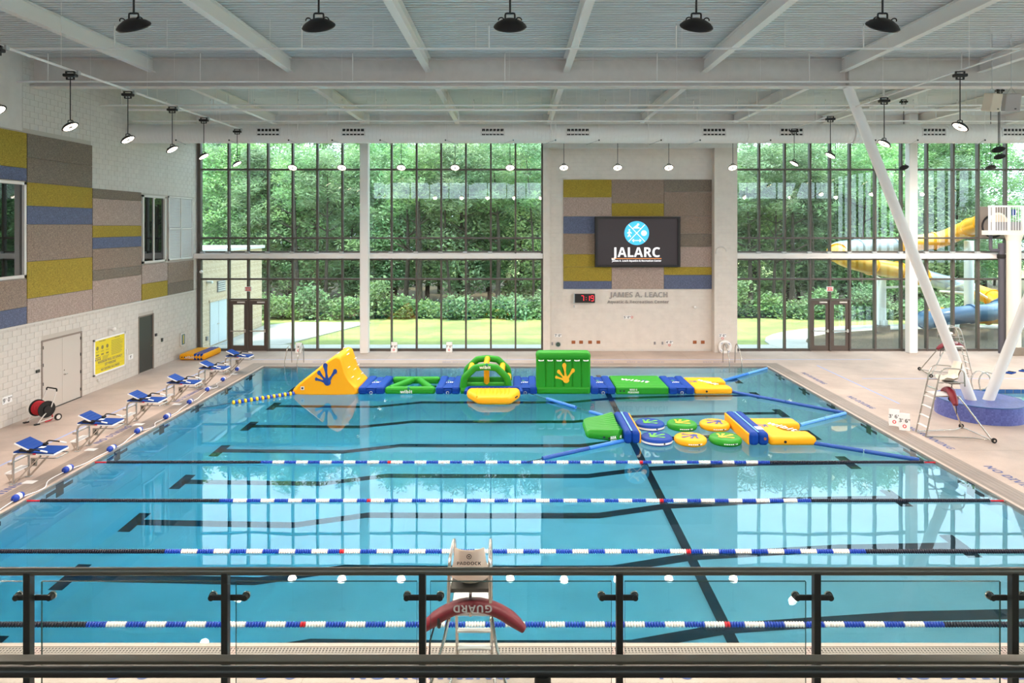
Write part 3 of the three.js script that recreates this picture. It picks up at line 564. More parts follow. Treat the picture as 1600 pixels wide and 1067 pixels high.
  q.fillStyle = '#e2cf2a'; q.fillRect(0, 0, 700, 470); q.fillStyle = '#3b3a5c'; q.textAlign = 'center';
  q.font = 'bold 46px sans-serif'; q.fillText('MAXIMUM POOL OCCUPANCY', 360, 330, 560); q.fillText('237 PERSONS', 360, 382, 260); q.fillText('NO DIVING ALLOWED', 360, 442, 430);
  q.font = 'bold 24px sans-serif'; q.fillText('POOL RULES', 180, 34, 250); q.fillText('POOL RULES', 520, 34, 120);
  q.fillStyle = '#8b8244'; for (let k = 0; k < 9; k++) { q.fillRect(380, 56 + k * 24, 240 + (k * 53 % 60), 5); q.fillRect(380, 66 + k * 24, 200 + (k * 31 % 80), 4); }
  for (let k = 0; k < 3; k++) { q.beginPath(); q.arc(70 + k * 110, 115, 28, 0, 7); q.fill(); q.fillRect(30 + k * 110, 160, 80, 4); q.fillRect(36 + k * 110, 170, 64, 4); q.fillRect(40 + k * 110, 200, 60, 22); }
  q.fillStyle = '#3b3a5c'; q.fillRect(20, 240, 120, 8); for (let k = 0; k < 4; k++) q.fillRect(24 + k * 32, 258, 16, 26);
  q.fillStyle = '#8b8244'; for (let k = 0; k < 6; k++) q.fillRect(180, 240 + k * 10, 150 - k * 9, 4); q.fillRect(10, 292, 680, 2); q.fillRect(10, 345, 680, 2); q.fillRect(10, 398, 680, 2);
  const tex = new THREE.CanvasTexture(c); tex.colorSpace = THREE.SRGBColorSpace;
  const sg = thing('rules_board', 'yellow pool rules board in a white frame on the block wall', 'sign', null, [LEFT, 1.29, -27.25], Math.PI / 2);
  mesh('frame', [cbox(2.12, 0.06, 0.05, 0, 0.67, 0.03), cbox(2.12, 0.06, 0.05, 0, -0.67, 0.03), cbox(0.06, 1.4, 0.05, 1.03, 0, 0.03), cbox(0.06, 1.4, 0.05, -1.03, 0, 0.03)], M.whitePl, sg);
  mesh('printed_face', new THREE.PlaneGeometry(2.04, 1.32).translate(0, 0, 0.03), S('#ffffff', 0.25, { map: tex }), sg);
  mesh('board', cbox(2.06, 1.34, 0.02, 0, 0, 0.012), M.whitePl, sg);
  // depth plates, plates, switches
  const plate = (px, py, txt, w, h, lab) => { const d = leftD(px), o = thing('depth_plate', lab, 'sign', null, [LEFT, Y(py, d), -d], Math.PI / 2); mesh('plate', cbox(w, h, 0.012, 0, 0, 0.006), M.whitePl, o); mesh('lettering', textFlat(txt, h * 0.62).translate(0, 0, 0.014), M.printBlack, o); };
  plate(11, 624.5, "9' 0\"", 0.42, 0.22, 'white nine foot depth plate above the hose reel'); plate(204, 557.5, "9'", 0.36, 0.2, 'white depth plate beside the dark door');
  const small = (name, px, py, w, h, m, lab, cat) => { const d = leftD(px), o = mesh(name, rbox(0.05, h, w, 0, 0, 0, 0.008, 1), m); o.position.set(LEFT + 0.025, Y(py, d), -d); tag(o, lab, cat); };
  small('room_plate', 58, 580, 0.16, 0.1, M.doorDark, 'small dark room plate beside the grey double door', 'sign');
  small('room_plate', 243, 523, 0.14, 0.12, M.doorDark, 'small dark room plate beside the dark door', 'sign');
  small('call_box', 252.5, 531, 0.12, 0.16, M.doorDark, 'small black call box between the dark door and the first aid cabinet', 'switch');
  small('wall_socket', 153, 593.5, 0.1, 0.1, M.alu, 'small wall socket under the yellow rules board', 'socket');
  small('switch_plate', 197, 549, 0.1, 0.2, M.alu, 'narrow switch plate between rules board and depth plate', 'switch');
  const fx = thing('extinguisher_cabinet', 'narrow glazed extinguisher cabinet low on the wall near the window corner', 'cabinet', null, [LEFT + 0.004, Y(530, leftD(284)), -leftD(284)], Math.PI / 2);
  mesh('case', cbox(0.42, 0.62, 0.07, 0, 0, 0.035), M.alu, fx); mesh('door_glass', cbox(0.3, 0.5, 0.01, 0, 0, 0.075), M.glassEdge, fx); mesh('label_strip', cbox(0.06, 0.4, 0.012, 0, 0, 0.078), M.signYellow, fx);
  for (const [px, py, lab] of [[170, 513.5, 'white camera globe above the rules board'], [308, 424, 'white camera globe at the window corner']]) { const d = leftD(px), o = thing('security_camera', lab, 'camera', null, [LEFT, Y(py, d), -d], Math.PI / 2); mesh('arm', rod(V(0, 0, 0), V(0, 0, 0.14), 0.05, 10), M.whitePl, o); mesh('dome', new THREE.SphereGeometry(0.09, 14, 10).translate(0, -0.02, 0.2), M.whitePl, o); }
}
// ---------------------------------------------------------------- solid bay of the far wall
{
  const pn = (px0, px1, ys, codes, place) => { for (let i = 0; i < codes.length; i++) { const a = X(px0, FAR), b = X(px1, FAR), y1 = Y(ys[i], FAR), y0 = Y(ys[i + 1], FAR), o = mesh('acoustic_panel', metreUV(rbox(b - a - 0.012, y1 - y0 - 0.012, 0.05, (a + b) / 2, (y0 + y1) / 2, -FAR + 0.03, 0.006, 1)), PANEL[codes[i]]); tag(o, COLOR_WORD[codes[i]] + ' acoustic panel, ' + NTH[i] + ' down ' + place, 'panel', 'acoustic panels round the screen'); } };
  pn(880, 955.5, [280.5, 308.5, 338, 365, 397, 417, 439, 451.5], 'mpstmms', 'in the column above the clock');
  pn(955.5, 1037, [280.5, 317.5, 338, 417, 451.5], 'tmtp', 'in the column behind the screen');
  pn(1037, 1111.8, [280.5, 300, 338, 365, 385.5, 417, 429.5, 451.5], 'dttdpms', 'in the column beside the pilaster');
  // display
  const c = document.createElement('canvas'); c.width = 1024; c.height = 608; const q = c.getContext('2d');
  q.fillStyle = '#221c1f'; q.fillRect(0, 0, 1024, 608);
  q.fillStyle = '#3fb4e6'; q.beginPath(); q.arc(502, 190, 158, 0, 7); q.fill();
  q.strokeStyle = '#ffffff'; q.lineWidth = 9; q.beginPath(); q.moveTo(398, 78); q.lineTo(606, 302); q.moveTo(606, 78); q.lineTo(398, 302); q.stroke();
  q.fillStyle = '#ffffff'; q.beginPath(); q.arc(594, 190, 36, 0, 7); q.fill();
  q.fillRect(455, 282, 94, 10); for (const s of [-1, 1]) { q.beginPath(); q.moveTo(502 + s * 62, 287); q.lineTo(502 + s * 36, 263); q.lineTo(502 + s * 36, 311); q.fill(); }
  q.lineWidth = 13; q.lineCap = 'round'; q.beginPath(); q.arc(408, 148, 11, 0, 7); q.fill(); q.beginPath(); q.moveTo(408, 168); q.lineTo(406, 204); q.lineTo(392, 236); q.moveTo(406, 204); q.lineTo(422, 236); q.moveTo(408, 170); q.lineTo(386, 190); q.moveTo(408, 170); q.lineTo(432, 190); q.stroke();
  q.beginPath(); q.moveTo(456, 118); q.lineTo(500, 84); q.lineTo(530, 84); q.lineTo(510, 104); q.lineTo(540, 118); q.fill(); q.beginPath(); q.arc(520, 76, 14, 0, 7); q.fill(); q.fillRect(450, 122, 100, 7);
  q.font = 'bold 176px sans-serif'; q.textAlign = 'center'; q.lineWidth = 6; q.fillText('JALARC', 502, 504, 640);
  q.fillStyle = '#d8894c'; q.fillRect(186, 520, 632, 10); q.fillStyle = '#ffffff'; q.font = 'bold 34px sans-serif'; q.fillText('James A. Leach Aquatics & Recreation Center', 502, 566, 630);
  const tex = new THREE.CanvasTexture(c); tex.colorSpace = THREE.SRGBColorSpace;
  const x0 = X(930, 34.5), x1 = X(1063, 34.5), y0 = Y(417, 34.5), y1 = Y(338.5, 34.5), w = x1 - x0, h = y1 - y0;
  const sc = thing('display_screen', 'large black framed display screen showing a round blue emblem', 'screen', null, [(x0 + x1) / 2, (y0 + y1) / 2, -34.6]);
  mesh('screen_case', [cbox(w, 0.1, 0.26, 0, h / 2 - 0.05, 0), cbox(w, 0.1, 0.26, 0, -h / 2 + 0.05, 0), cbox(0.12, h - 0.2, 0.26, w / 2 - 0.06, 0, 0), cbox(0.12, h - 0.2, 0.26, -w / 2 + 0.06, 0, 0), cbox(w - 0.2, h - 0.2, 0.14, 0, 0, -0.05)], M.black, sc);
  mesh('screen_face', new THREE.PlaneGeometry(w - 0.24, h - 0.2).translate(0, 0, 0.03), S('#151314', 0.5, { emissive: '#ffffff', emissiveMap: tex, emissiveIntensity: 1.05 }), sc);
  // digital clock
  const ck = thing('digital_clock', 'black digital clock with red numerals reading 7:19', 'clock', null, [X(914, 34.6), Y(466, 34.6), -34.66]);
  mesh('case', rbox(1.02, 0.44, 0.14, 0, 0, 0, 0.01, 1), M.black, ck);
  const seg = S('#200405', 0.4, { emissive: new THREE.Color(1, 0.03, 0.05), emissiveIntensity: 1.6 });
  const SEGS = { 7: 'abc', 1: 'bc', 9: 'abcdfg' }, pos = { a: [0, 0.13, 1], b: [0.065, 0.065, 0], c: [0.065, -0.065, 0], d: [0, -0.13, 1], e: [-0.065, -0.065, 0], f: [-0.065, 0.065, 0], g: [0, 0, 1] };
  [[7, -0.13], [1, 0.16], [9, 0.37]].forEach(([n, x]) => mesh('numeral', [...SEGS[n]].map((k) => { const [a, b, hz] = pos[k]; return hz ? cbox(0.11, 0.026, 0.01, x + a, b, 0.075) : cbox(0.026, 0.115, 0.01, x + a, b, 0.075); }), seg, ck));
  mesh('colon', [cbox(0.026, 0.026, 0.01, 0.06, 0.04, 0.075), cbox(0.026, 0.026, 0.01, 0.06, -0.07, 0.075)], seg, ck);
  mesh('bracket', [cbox(0.05, 0.5, 0.1, -0.54, 0, 0), cbox(0.06, 0.12, 0.05, -0.54, -0.42, -0.05)], M.galv, ck);
  // raised lettering
  const word = (s, size, px0, px1, py, d2, lab) => { const g = new TextGeometry(s, { font, size, depth: 0.03, curveSegments: 4 }); g.computeBoundingBox(); const bb = g.boundingBox, wd = bb.max.x - bb.min.x, want = X(px1, FAR) - X(px0, FAR); g.translate(-bb.min.x, -(bb.min.y + bb.max.y) / 2, 0).scale(want / wd, 1, 1); const o = mesh('wall_lettering', toCreasedNormals(norm(g), 0.4), M.letter); o.position.set(X(px0, FAR), Y(py, FAR), -FAR + 0.01); tag(o, lab, 'lettering'); };
  word('JAMES A. LEACH', 0.26, 952, 1043, 461.5, 0, 'raised grey capital lettering reading JAMES A. LEACH'); word('Aquatic & Recreation Center', 0.145, 949, 1045, 472, 0, 'raised grey lettering reading Aquatic & Recreation Center');
  // depth figures and no-diving dots painted on the wall
  const fig = (px, py, t, dot, lab) => { const o = thing('depth_marking', lab, 'marking', null, [X(px, FAR), Y(py, FAR), -FAR + 0.003]); mesh('plate', cbox(0.36, 0.17, 0.004), M.whitePl, o); mesh('lettering', textFlat(t, 0.12).translate(0, 0, 0.004), M.printBlack, o); if (dot) { mesh('no_diving_disc', new THREE.RingGeometry(0.04, 0.06, 16).translate(dot[0], dot[1], 0.004), M.exitRed, o); } };
  fig(872, 524, "7' 0\"", null, 'seven foot depth marking above the round porthole'); fig(980, 495.5, "5' 0\"", [0.24, 0], 'five foot depth marking alone in the middle of the cream wall'); fig(1046, 534.5, "4' 0\"", [0, -0.15], 'four foot depth marking low on the cream wall');
  { const o = thing('depth_marking', 'three and a half foot depth marking on the pilaster above the lifebuoy', 'marking', null, [X(1129, 34.35), Y(524, 34.35), -34.345]); mesh('plate', cbox(0.36, 0.17, 0.004), M.whitePl, o); mesh('lettering', textFlat("3' 6\"", 0.12).translate(0, 0, 0.004), M.printBlack, o); mesh('no_diving_disc', new THREE.RingGeometry(0.04, 0.06, 16).translate(0, -0.15, 0.004), M.exitRed, o); }
  const porthole = thing('porthole', 'round grey wall fitting under the seven foot marking', 'fitting', null, [X(872, FAR), Y(538, FAR), -FAR]);
  mesh('ring', new THREE.TorusGeometry(0.13, 0.02, 8, 24).translate(0, 0, 0.02), M.galv, porthole); mesh('face', new THREE.CylinderGeometry(0.13, 0.13, 0.02, 24).rotateX(Math.PI / 2).translate(0, 0, 0.012), M.glassEdge, porthole);
  const base = mesh('brass_plate', rbox(0.19, 0.16, 0.03, 0, 0, 0.012, 0.015, 2), M.brickPlate);
  [896, 908, 922, 935, 1085.5, 1098].forEach((px, i) => { const o = i ? base.clone() : base; if (i) { o.name = numbered('brass_plate'); scene.add(o); } o.position.set(X(px, FAR), Y(534.5, FAR), -FAR); tag(o, i < 4 ? 'square brown brass plate in the row of four low on the wall' : 'square brown brass plate in the pair near the lifebuoy', 'plate', i < 4 ? 'row of four brass plates' : 'pair of brass plates'); });
  for (const [px, py, lab] of [[863, 537, 'tiny grey socket beside the porthole'], [1023, 536, 'tiny grey socket between the brass plates'], [1035, 536, 'tiny grey socket beside the four foot marking']]) { const o = mesh('wall_socket', cbox(0.08, 0.14, 0.03), M.greyPl); o.position.set(X(px, FAR), Y(py, FAR), -FAR + 0.015); tag(o, lab, 'socket'); }
  const cam = thing('security_camera', 'small white wall camera above the pair of brass plates', 'camera', null, [X(1085, FAR), Y(479, FAR), -FAR]); mesh('arm', rod(V(0, 0, 0), V(0, 0, 0.12), 0.04, 8), M.whitePl, cam); mesh('dome', new THREE.SphereGeometry(0.07, 12, 8).translate(0, -0.02, 0.17), M.whitePl, cam);
  const buoy = thing('life_ring', 'white ring buoy hung on the pilaster by the ladder', 'ring buoy', null, [X(1132, 34.3), Y(542, 34.3), -34.245]);
  mesh('ring', new THREE.TorusGeometry(0.27, 0.08, 10, 28), M.whitePl, buoy); for (let k = 0; k < 4; k++) mesh('band', new THREE.TorusGeometry(0.085, 0.012, 6, 14).rotateY(Math.PI / 2).translate(0.27, 0, 0).applyMatrix4(new THREE.Matrix4().makeRotationZ(k * Math.PI / 2 + 0.7)), M.printNavy, buoy);
  const hook = thing('rescue_hook', 'white shepherd crook hook fixed high on the pilaster', 'rescue hook', null, [X(1127, 34.3), Y(392, 34.3), -34.3]); mesh('hook', pipe([[-0.27, -0.15, 0], [-0.25, 0.1, 0], [0, 0.24, 0], [0.22, 0.12, 0], [0.26, -0.02, 0]], 0.022, 0.2, 7, 6), M.alu, hook);
  // exit signs at the doors
  for (const [px, lab] of [[386.5, 'red and white EXIT sign over the door by the annex'], [1298, 'red and white EXIT sign over the slide side door']]) {
    const o = thing('exit_sign', lab, 'sign', null, [X(px, 34.6), Y(451.5, 34.7), -34.70]); mesh('plate', cbox(0.34, 0.24, 0.03), M.whitePl, o); mesh('field', cbox(0.27, 0.17, 0.006, 0, 0, 0.017), M.exitRed, o); mesh('lettering', textFlat('EXIT', 0.1).translate(0, 0, 0.022), M.whitePl, o);
  }
}

// ---------------------------------------------------------------- inflatable obstacle courses
function footPrint(size) { // splayed four-toed foot, flat in x-y
  const parts = [new THREE.CircleGeometry(0.17, 20).scale(1.1, 1, 1).translate(0, 0, 0.012)];
  for (const [x, y, r, q] of [[-0.11, 0.88, 0.14, 0.002], [0.41, 0.58, 0.12, 0.004], [-0.44, 0.51, 0.11, 0.006], [-0.58, 0.18, 0.085, 0.008]]) {
    parts.push(new THREE.CircleGeometry(r, 16).scale(0.9, 1.1, 1).translate(x, y, q + 0.001));
    const l = Math.hypot(x, y), nx = -y / l, ny = x / l, s = new THREE.Shape([[nx * 0.11, ny * 0.11], [x * 0.55 + nx * 0.05, y * 0.55 + ny * 0.05], [x + nx * r * 0.8, y + ny * r * 0.8], [x - nx * r * 0.8, y - ny * r * 0.8], [x * 0.55 - nx * 0.05, y * 0.55 - ny * 0.05], [-nx * 0.11, -ny * 0.11]].map(([a, b]) => new THREE.Vector2(a, b)));
    parts.push(new THREE.ShapeGeometry(s).translate(0, 0, q));
  }
  return join(parts).scale(size, size, size);
}
const brandText = (size) => textFlat('wibit', size, 1.15);
const WL = WATER - 0.02; // inflatables sink in a little
// slide, closest to the starting blocks
{
  const t = thing('inflatable_slide', 'yellow inflatable slide hump with a blue frog foot print', 'inflatable', null);
  const prof = [[-8.5, 0], [-8.52, 0.12], [-8.3, 0.38], [-7.75, 0.82], [-7.25, 1.22], [-6.98, 1.42], [-6.8, 1.5], [-6.66, 1.44], [-6.56, 1.2], [-6.45, 0.85], [-6.3, 0.55], [-6.12, 0.34], [-6.02, 0.24], [-6.0, 0]];
  const ring = []; { const c = new THREE.CatmullRomCurve3(prof.map(([x, y]) => V(x, y, 0)), true, 'centripetal'); for (let k = 0; k < 72; k++) ring.push(c.getPoint(k / 72)); }
  const rings = [[0, 0.90], [0.03, 0.94], [0.09, 0.975], [0.18, 0.995], [0.35, 1], [1.65, 1], [1.82, 0.995], [1.91, 0.975], [1.97, 0.94], [2, 0.90]], pos = [], idx = [], n = ring.length;
  for (const [z, k] of rings) for (const p of ring) pos.push(-7.05 + (p.x + 7.05) * k, WL + 0.42 + (p.y - 0.42) * k, -28 + z);
  for (let i = 0; i < rings.length - 1; i++) for (let k = 0; k < n; k++) { const A = i * n + k, B = i * n + (k + 1) % n; idx.push(A, A + n, B, B, A + n, B + n); }
  const flat = THREE.ShapeUtils.triangulateShape(ring.map((p) => new THREE.Vector2(p.x, p.y)), []);
  for (const [q, w, e] of flat) { idx.push(q, w, e); const o = (rings.length - 1) * n; idx.push(o + q, o + e, o + w); }
  const hg = new THREE.BufferGeometry(); hg.setAttribute('position', new THREE.Float32BufferAttribute(pos, 3)); hg.setIndex(idx);
  const area = flat.length && THREE.ShapeUtils.area(ring.map((p) => new THREE.Vector2(p.x, p.y)));
  if (area > 0) { const ix = hg.index.array; for (let i = 0; i < ix.length; i += 3) { const t2 = ix[i + 1]; ix[i + 1] = ix[i + 2]; ix[i + 2] = t2; } }
  const hq = hg.toNonIndexed(); hq.computeVertexNormals();
  mesh('hull', toCreasedNormals(hq, 0.75), M.yellow, t);
  const f = mesh('foot_print', footPrint(0.72), M.printNavy, t); f.position.set(-7.15, 0.42, -25.994);
  mesh('maker_label', cbox(0.13, 0.13, 0.01, -8.1, 0.2, -25.994), M.printWhite, t); mesh('label_mark', cbox(0.07, 0.07, 0.01, -8.1, 0.2, -25.99), M.printBlack, t);
  const handle = pipe([[0, 0, -0.09], [0.09, 0.05, -0.09], [0.09, 0.05, 0.09], [0, 0, 0.09]], 0.02, 0.04, 6, 3);
  for (const [x, y, z] of [[-6.95, 1.45, -27.7], [-6.68, 1.46, -27.2], [-6.85, 1.48, -26.4], [-6.5, 1.03, -27.7], [-6.47, 0.92, -26.5], [-6.4, 0.76, -27.75], [-6.38, 0.72, -27.1], [-6.3, 0.56, -26.4], [-6.2, 0.45, -27.6], [-6.16, 0.40, -26.8], [-6.6, 1.35, -26.9]]) { const hd = mesh('grab_handle', handle, M.whitePl, t); hd.position.set(x - 0.02, y - 0.04, z); hd.scale.setScalar(0.75); }
  for (let k = 1; k < 6; k++) mesh('seam', sweep(prof.slice(6, 13).map(([x, y]) => V(x - 0.02, y - 0.03 + WL, -27.8 + k * 0.27)), () => 0.035, 6), M.yellow, t);
}
function connector(x0, x1, d0, d1, label, m = M.blue, h = 0.3) {
  x0 += 0.03; x1 -= 0.03;
  const t = thing('inflatable_connector', label, 'inflatable', null), w = (x1 - x0) / 3;
  mesh('hull', [0, 1, 2].map((k) => rbox(w * 1.1, h - (k === 1 ? 0.05 : 0), d1 - d0, x0 + w * (k + 0.5), WL + h / 2 - (k === 1 ? 0.02 : 0), -(d0 + d1) / 2, 0.09, 4)), m, t);
  const lg = mesh('printed_mark', lay(brandText(0.16)), M.printWhite, t); lg.position.set((x0 + x1) / 2, WL + h - 0.042, -(d0 + d1) / 2); lg.rotation.y = 0.2;
  const fp = mesh('foot_print', lay(footPrint(0.14)), M.printGreen, t); fp.position.set((x0 + x1) / 2 - 0.05, WL + h - 0.042, -(d0 + d1) / 2 - 0.22);
  mesh('flap', rbox(w * 1.3, 0.02, 0.5, (x0 + x1) / 2, WL + h - 0.04, -d0 - 0.25, 0.008, 1), m, t);
  mesh('strap_ring', new THREE.TorusGeometry(0.05, 0.012, 6, 14).translate((x0 + x1) / 2, WL + 0.08, -d0 + 0.01), M.galv, t);
  mesh('piping', [rod(V(x0 + 0.05, WL + 0.17, -d0 + 0.002), V(x1 - 0.05, WL + 0.17, -d0 + 0.002), 0.012, 5)], m, t);
  return t;
}
connector(-6.0, -4.98, 26, 28, 'blue inflatable link between yellow slide and green open frame');
// open frame with slanting beams
{
  const t = thing('balance_inflatable', 'green inflatable open frame with two slanting balance beams', 'inflatable', null), r = 0.14, y = WL + r, a = -4.98, b = -3.05;
  mesh('hull', [rbox(b - a, 0.29, 0.27, (a + b) / 2, y, -26.15, 0.12, 4), rbox(b - a, 0.29, 0.27, (a + b) / 2, y, -27.85, 0.12, 4)], M.green, t);
  for (const s of [-1, 1]) mesh('balance_beam', sweep(smoothPath([[(a + b) / 2 + s * 0.16, y + 0.03, -27.75], [(a + b) / 2 + s * 0.2, y + 0.03, -27.6], [(a + b) / 2 + s * 0.8, y + 0.03, -26.25]], 10), () => 0.13, 12), M.green, t);
  const l = mesh('printed_mark', brandText(0.12), M.printWhite, t); l.position.set(-4.15, y - 0.02, -26.012); const f = mesh('foot_print', footPrint(0.1), M.printNavy, t); f.position.set(-4.05, y + 0.07, -26.012);
}
connector(-3.05, -2.1, 26, 28, 'blue inflatable link between green open frame and arched tower');
// arched tower
{
  const t = thing('inflatable_tower', 'green arched inflatable tower with yellow cross tubes', 'inflatable', null), x = -1.13, y = WL + 0.14;
  const arch = (z) => pipe([[x - 0.88, y, z], [x - 0.82, 0.55, z], [x - 0.42, 0.93, z], [x, 0.98, z], [x + 0.42, 0.93, z], [x + 0.82, 0.55, z], [x + 0.88, y, z]].map((p) => V(p[0], p[1], p[2])), 0.135, 0.05, 14, 2);
  mesh('arch', arch(-26.2), M.green, t); mesh('arch', arch(-27.85), M.green, t);
  for (const [px, py] of [[0, 0.98], [-0.62, 0.72], [0.62, 0.72], [-0.86, 0.3], [0.86, 0.3]]) mesh('cross_tube', rod(V(x + px, py, -26.3), V(x + px, py, -27.75), 0.11, 14), M.yellow, t);
  mesh('centre_post', rod(V(x, y, -27), V(x, 0.95, -27), 0.11, 14), M.yellow, t);
  for (const s of [-1, 1]) mesh('brace_tube', rod(V(x, 0.9, -27.0), V(x + s * 0.62, 0.68, -27.0), 0.06, 10), M.yellow, t);
  mesh('base_tube', [rod(V(x - 0.95, y, -26.15), V(x + 0.95, y, -26.15), 0.14, 14), rod(V(x - 0.95, y, -27.85), V(x + 0.95, y, -27.85), 0.14, 14), rod(V(x - 0.95, y, -27), V(x + 0.95, y, -27), 0.12, 14)], M.green, t);
  const l = mesh('printed_mark', brandText(0.11), M.printWhite, t); l.position.set(x - 0.02, 0.98, -26.06); const f = mesh('foot_print', footPrint(0.1), M.printNavy, t); f.position.set(x + 0.05, 1.05, -26.06);
}
// entry ramp before the tower
{
  const t = thing('inflatable_ramp', 'yellow trapezoid inflatable ramp with a blue back edge', 'inflatable', null);
  const n = 9, parts = [];
  mesh('hull', puffed(roundOutline([[-1.78, -25.95], [0.16, -25.95], [0.2, -25.4], [-0.16, -24.45], [-1.34, -24.45], [-1.82, -25.4]], 0.2, 4), WL, WL + 0.3, 0.13, 5), M.yellow, t);
  for (let k = 0; k < n; k++) { const x = -1.45 + k * 0.155; mesh('rib', sweep([V(x - (x + 0.8) * 0.05, WL + 0.27, -25.8), V(x * 0.98 - 0.01, WL + 0.275, -25.2), V(x * 0.88 - 0.1, WL + 0.25, -24.62)], () => 0.05, 6), M.yellow, t); }
  mesh('back_edge', pipe([[-1.85, WL + 0.2, -25.5], [-1.82, WL + 0.28, -25.95], [0.2, WL + 0.28, -25.95], [0.24, WL + 0.2, -25.5]], 0.07, 0.15, 10, 4), M.blue, t);
  for (const [x, z] of [[0.07, -24.98], [0.02, -24.85]]) mesh('valve', new THREE.SphereGeometry(0.03, 8, 6).translate(x, WL + 0.2, z), M.printBlack, t);
}
connector(-0.1, 0.86, 26, 28, 'blue inflatable link between arched tower and green climbing wall');
// climbing wall
{
  const t = thing('climbing_inflatable', 'green upright inflatable climbing wall with a yellow frog foot print', 'inflatable', null), n = 6, a = 0.82, b = 2.86, w = (b - a) / n;
  const g = []; for (let k = 0; k < n; k++) g.push(rbox(w * 1.1, 1.58, 0.5, a + w * (k + 0.5), WL + 0.79, -26.28, 0.1, 4));
  g.push(rbox(b - a + 0.06, 0.34, 0.56, (a + b) / 2, WL + 1.46, -26.28, 0.15, 4), rbox(b - a, 0.3, 1.9, (a + b) / 2, WL + 0.15, -27, 0.1, 4), rbox(b - a + 0.02, 0.3, 0.56, (a + b) / 2, WL + 0.16, -26.28, 0.1, 4));
  mesh('hull', g, M.green, t);
  const f = mesh('foot_print', footPrint(0.64), M.printYellow, t); f.position.set((a + b) / 2 + 0.1, 0.5, -26.018);
  const h = pipe([[-0.085, 0, 0], [-0.085, -0.01, 0.06], [0.085, -0.01, 0.06], [0.085, 0, 0]], 0.022, 0.04, 6, 3);
  for (let k = 0; k < n; k++) { mesh('grab_handle', h, M.whitePl, t).position.set(a + w * (k + 0.5), WL + 1.32, -26.0); }
}
connector(2.86, 3.84, 26, 28, 'blue inflatable link between green climbing wall and green mat');
{
  const t = thing('inflatable_mat', 'long ribbed green inflatable walkway mat', 'inflatable', null), n = 8, w = 2 / n, a = 3.84, b = 5.85;
  mesh('hull', Array.from({ length: n }, (_, k) => rbox(b - a, 0.3, w * 1.12, (a + b) / 2, WL + 0.15, -26 - w * (k + 0.5), 0.07, 3)), M.green, t);
  const l = mesh('printed_mark', lay(brandText(0.3)), M.printWhite, t); l.position.set(4.75, WL + 0.303, -27.1); l.rotation.y = -0.5; const f = mesh('foot_print', lay(footPrint(0.2)), M.printNavy, t); f.position.set(5.05, WL + 0.303, -27.1); f.rotation.y = -1.6;
  for (const x of [4.0, 4.14]) mesh('valve', new THREE.CylinderGeometry(0.035, 0.035, 0.02, 10).rotateX(Math.PI / 2).translate(x, WL + 0.15, -25.985), M.printBlack, t);
  for (const [s, y] of [['MAX 6', 0.2], ['PERSONS', 0.1]]) mesh('printed_notice', textFlat(s, 0.07).translate(4.5, WL + y, -25.98), M.printWhite, t);
}
connector(5.85, 6.85, 26, 28, 'blue inflatable link between green mat and yellow fork end');
function fork(x0, x1, d0, d1, notchX, nd0, nd1, label, h = 0.26) {
  const t = thing('inflatable_fork', label, 'inflatable', null);
  mesh('hull', puffed(roundOutline([[x0, -d1], [x1 + 0.1, -d1], [x1 + 0.1, -nd1], [notchX + 0.15, -nd1], [notchX, -(nd0 + nd1) / 2], [notchX + 0.15, -nd0], [x1, -nd0], [x1, -d0], [x0, -d0]], 0.14, 5), WL, WL + h, 0.1, 5), M.yellow, t);
  const l = mesh('printed_mark', lay(brandText(0.26)), M.printWhite, t); l.position.set(x0 + 0.78, WL + h + 0.003, -(d0 + d1) / 2 - 0.05); l.rotation.y = -1.0;
  const f = mesh('foot_print', lay(footPrint(0.3)), M.printNavy, t); f.position.set(x0 + 0.32, WL + h + 0.003, -(d0 + d1) / 2 - 0.2); f.rotation.y = 1.9;
  mesh('valve', new THREE.CylinderGeometry(0.04, 0.04, 0.02, 10).rotateX(Math.PI / 2).translate(x0 + 0.45, WL + 0.13, -d0 + 0.01), M.printBlack, t);
}
fork(6.84, 8.3, 26, 27.9, 7.55, 26.6, 27.15, 'yellow forked inflatable end piece after the blue link');
// second course
{
  const t = thing('inflatable_wedge', 'green ribbed inflatable entry wedge before the floating discs', 'inflatable', null), n = 9, g = [];
  for (let k = 0; k < n; k++) { // ribs along x, rising towards the blue collar
    const u = (k + 0.5) / n, zl = -(20.65 + 1.25 * u), zr = -(20.2 + 2.0 * u);
    g.push(sweep([V(2.2, WL + 0.12, zl), V(2.3, WL + 0.14, zl), V(2.8, WL + 0.17, (zl + zr) / 2), V(3.14, WL + 0.2, zr)], (q) => 0.13 + 0.09 * q, 8));
  }
  g.push(puffed(roundOutline([[2.14, -21.85], [3.2, -22.15], [3.2, -20.2], [2.14, -20.65]], 0.15, 4), WL, WL + 0.24, 0.1, 4));
  mesh('hull', g, M.green, t);
  for (const x of [2.65, 2.8]) mesh('valve', new THREE.CylinderGeometry(0.035, 0.035, 0.03, 10).rotateX(Math.PI / 2).translate(x, WL + 0.13, -20.37 + (x - 2.65) * 0.4), M.printBlack, t);
  for (const [s, size, y] of [['MAX 4', 0.09, 0.05], ['PERSONS', 0.06, -0.05]]) { const nt = mesh('printed_notice', textFlat(s, size).translate(0, y, 0), M.printWhite, t); nt.position.set(2.98, WL + 0.15, -20.16); nt.rotation.y = 0.35; }
}
